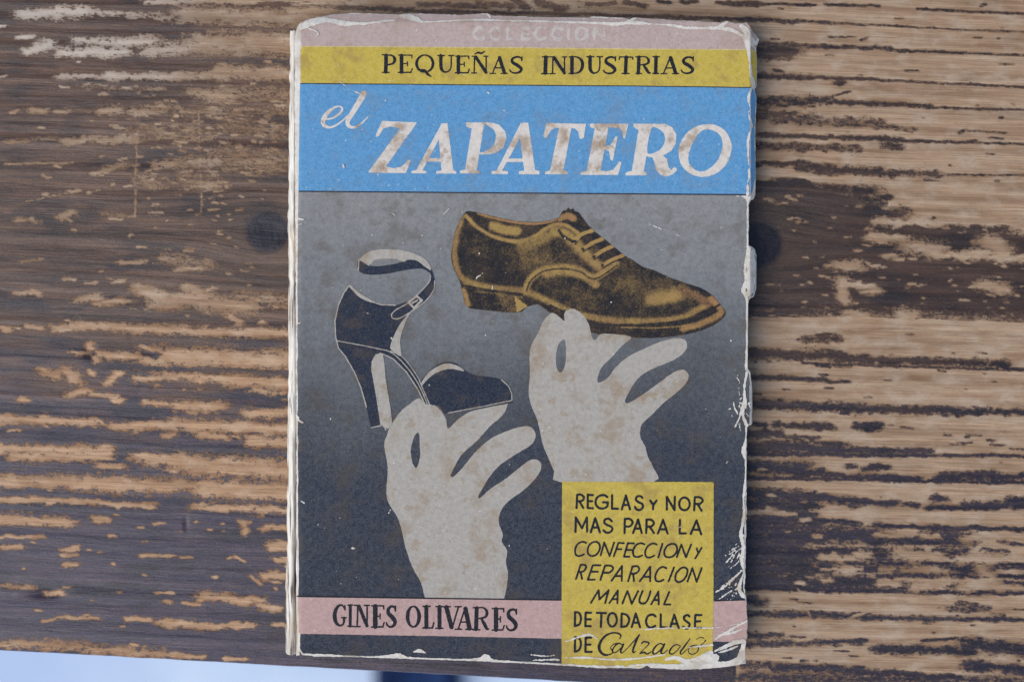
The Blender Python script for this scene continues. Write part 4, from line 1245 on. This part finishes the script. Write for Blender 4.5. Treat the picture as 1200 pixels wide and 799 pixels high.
m = M("worn_lacquered_wood")
gv, wr, kn = m.attr("grain", "Vector"), m.attr("wear"), m.attr("knot")
nA = m.noise(m.map(gv, (0.055, 0.20, 1)), 1, 7, 0.74)
nB = m.noise(m.map(gv, (0.17, 0.26, 1), (40, 7, 0)), 1, 5, 0.72)
g1 = m.noise(m.map(gv, (0.004, 0.10, 1)), 1, 4, 0.6)
g2 = m.noise(m.map(gv, (0.012, 0.9, 1), (3, 9, 0)), 1, 4, 0.7)
g3 = m.noise(m.map(gv, (0.03, 0.05, 1), (13, 5, 0)), 1, 4, 0.6)
g4 = m.noise(m.map(gv, (0.02, 1.3, 1), (23, 5, 0)), 1, 4, 0.7)
g5 = m.noise(m.map(gv, (0.010, 0.030, 1), (53, 25, 0)), 1, 3, 0.6)
cen = lambda n_, k_: m.math('MULTIPLY', m.math('SUBTRACT', n_, 0.5), k_)
mk = m.math('ADD', m.math('ADD', wr, cen(g2, 1.1)), m.math('ADD', cen(nA, 3.2), cen(nB, 3.4)))
nC = m.noise(m.map(gv, (0.30, 0.55, 1), (17, 27, 0)), 1, 3, 0.7)
mk = m.math('ADD', mk, cen(nC, 1.7))
bare = m.ss(mk, -0.12, 0.26)
thin = m.ss(mk, -1.1, 0.15)
wood = m.ramp(g1, [(0.32, (0.31, 0.19, 0.11)), (0.5, (0.47, 0.32, 0.20)), (0.68, (0.56, 0.41, 0.28))])
wood = m.mix(m.ss(g2, 0.42, 0.60, 0.0, 0.6), wood, (0.22, 0.135, 0.08))
wood = m.mix(m.ss(g3, 0.45, 0.7, 0.0, 0.6), wood, (0.52, 0.415, 0.31))
wood = m.mix(m.ss(nB, 0.54, 0.66, 0.0, 0.30), wood, (0.23, 0.15, 0.09))
wood = m.mix(m.ss(m.noise(m.map(gv, (0.012, 0.05, 1), (71, 33, 0)), 1, 5, 0.65), 0.50, 0.66, 0.0, 0.5), wood, m.mix(1.0, wood, (0.62, 0.55, 0.47), 'MULTIPLY'))
wood = m.mix(m.ss(g4, 0.60, 0.70, 0.0, 0.5), wood, (0.16, 0.10, 0.06))
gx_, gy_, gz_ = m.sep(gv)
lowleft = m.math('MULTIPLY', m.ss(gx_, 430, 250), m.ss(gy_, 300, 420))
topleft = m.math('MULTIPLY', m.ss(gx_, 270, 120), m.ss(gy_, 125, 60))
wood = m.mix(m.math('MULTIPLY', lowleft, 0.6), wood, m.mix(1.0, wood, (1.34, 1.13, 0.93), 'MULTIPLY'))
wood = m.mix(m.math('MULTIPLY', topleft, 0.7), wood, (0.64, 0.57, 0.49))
wood = m.mix(m.math('MULTIPLY', m.ss(wr, 0.85, 0.0, 0.0, 0.72), m.ss(nB, 0.36, 0.60, 0.25, 1.0)), wood, m.mix(1.0, wood, (0.50, 0.42, 0.34), 'MULTIPLY'))
navy = m.ss(m.math('ADD', gy_, cen(g5, 500)), 330, 560)
lac = m.ramp(g1, [(0.34, (0.045, 0.027, 0.018)), (0.5, (0.122, 0.065, 0.038)), (0.66, (0.215, 0.120, 0.072))])
lac = m.mix(m.math('MULTIPLY', navy, 0.75), lac, m.mix(g1, (0.012, 0.017, 0.052), (0.062, 0.056, 0.108)))  # navy lacquer low on the board; its blue also paints in a bluish sheen
lac = m.mix(m.ss(g2, 0.44, 0.62, 0, 0.55), lac, (0.026, 0.018, 0.014))
lac = m.mix(m.ss(g4, 0.52, 0.66, 0, 0.55), lac, (0.22, 0.15, 0.10))
lac = m.mix(m.ss(g5, 0.50, 0.64, 0, 0.60), lac, (0.024, 0.020, 0.020))
lac = m.mix(m.ss(gx_, 700, 950, 0.0, 0.5), lac, (0.020, 0.017, 0.018))
flake = m.math('MULTIPLY', thin, m.ss(nA, 0.46, 0.56))
lac = m.mix(m.math('MULTIPLY', flake, 0.8), lac, m.mix(navy, (0.026, 0.019, 0.015), (0.009, 0.011, 0.022)))
rub = m.math('MULTIPLY', m.ss(mk, -0.65, 0.10), m.ss(g2, 0.44, 0.60, 0.9, 0.15))
lac = m.mix(m.math('MULTIPLY', rub, 0.85), lac, (0.190, 0.112, 0.065))
lac = m.mix(m.math('MULTIPLY', m.attr('heartwood'), m.ss(g2, 0.40, 0.60, 0.85, 0.15)), lac, (0.115, 0.082, 0.054))
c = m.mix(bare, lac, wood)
kring = m.noise(m.map(gv, (0.12, 0.12, 1)), 1, 4, 0.6, 1.0)
c = m.mix(m.math('MULTIPLY', kn, 0.9), c, m.mix(m.ss(kring, 0.4, 0.6), (0.010, 0.011, 0.017), (0.030, 0.026, 0.032)))
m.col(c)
m.rough(m.math('MULTIPLY_ADD', bare, 0.18, m.ss(nB, 0.3, 0.7, 0.20, 0.34)), m.math('MULTIPLY_ADD', bare, -0.22, 0.50))
hh = m.math('ADD', m.math('MULTIPLY', g2, 0.55), m.math('ADD', m.math('MULTIPLY', bare, -0.35), m.math('MULTIPLY', nA, 0.4)))
m.put(m.b.inputs['Specular Tint'], (0.80, 0.88, 1.0, 1.0))
m.bump(hh, 0.0005, 0.55)
m_wood = m.m

table = bpy.data.objects.new("table", None)
COL.objects.link(table)
table.location = (0, 0, -0.74)
table["label"] = "wide wooden tabletop with dark lacquer worn off to pale streaky grain, under the book"
table["category"] = "table"
tabletop = link("tabletop", me, m_wood, table)
tabletop.location = (0, 0, 0.74)

# ------------------------------------------------------------------ floor below the table
m = M("pale_floor")
n = m.noise(m.tc, 3, 4)
m.col(m.mix(m.ss(n, 0.35, 0.65), (0.46, 0.60, 0.84), (0.70, 0.83, 0.97)))
m.rough(0.5, 0.3)
me = bpy.data.meshes.new("floor")
me.from_pydata([(-4, -4, -0.74), (4, -4, -0.74), (4, 4, -0.74), (-4, 4, -0.74)], [], [(0, 1, 2, 3)])
fl = link("floor", me, m.m)
fl["kind"] = "structure"

# ------------------------------------------------------------------ dark blue cloth lying on the floor in front of the table
m = M("dark_blue_cloth")
n = m.noise(m.tc, 60, 4)
m.col(m.mix(m.ss(n, 0.3, 0.7), (0.006, 0.014, 0.05), (0.016, 0.045, 0.14)))
m.rough(0.9, 0.2)
KF = (D + ZC + 0.74) / D
gx, gy = np.meshgrid(np.linspace(438, 540, 40), np.linspace(740, 850, 40))
ex = np.minimum(np.minimum(gx - 438, 540 - gx) / 12, np.minimum(gy - 740, 850 - gy) / 12).clip(0, 1)
zz = -0.739 + 0.022 * np.sqrt(ex) + 0.012 * (fbm(gx / 18, gy / 60, 97, 3) - 0.3) * ex
me = mesh_from("blue_cloth", np.stack([(gx - 600) * S * KF, (399.5 - gy) * S * KF, zz], -1).reshape(-1, 3), [grid_faces(40, 40)])
me.polygons.foreach_set("use_smooth", np.ones(len(me.polygons), bool))
cl = link("blue_cloth", me, m.m)
cl["label"] = "dark blue cloth on the pale floor, blurred, just past the table edge"
cl["category"] = "cloth"
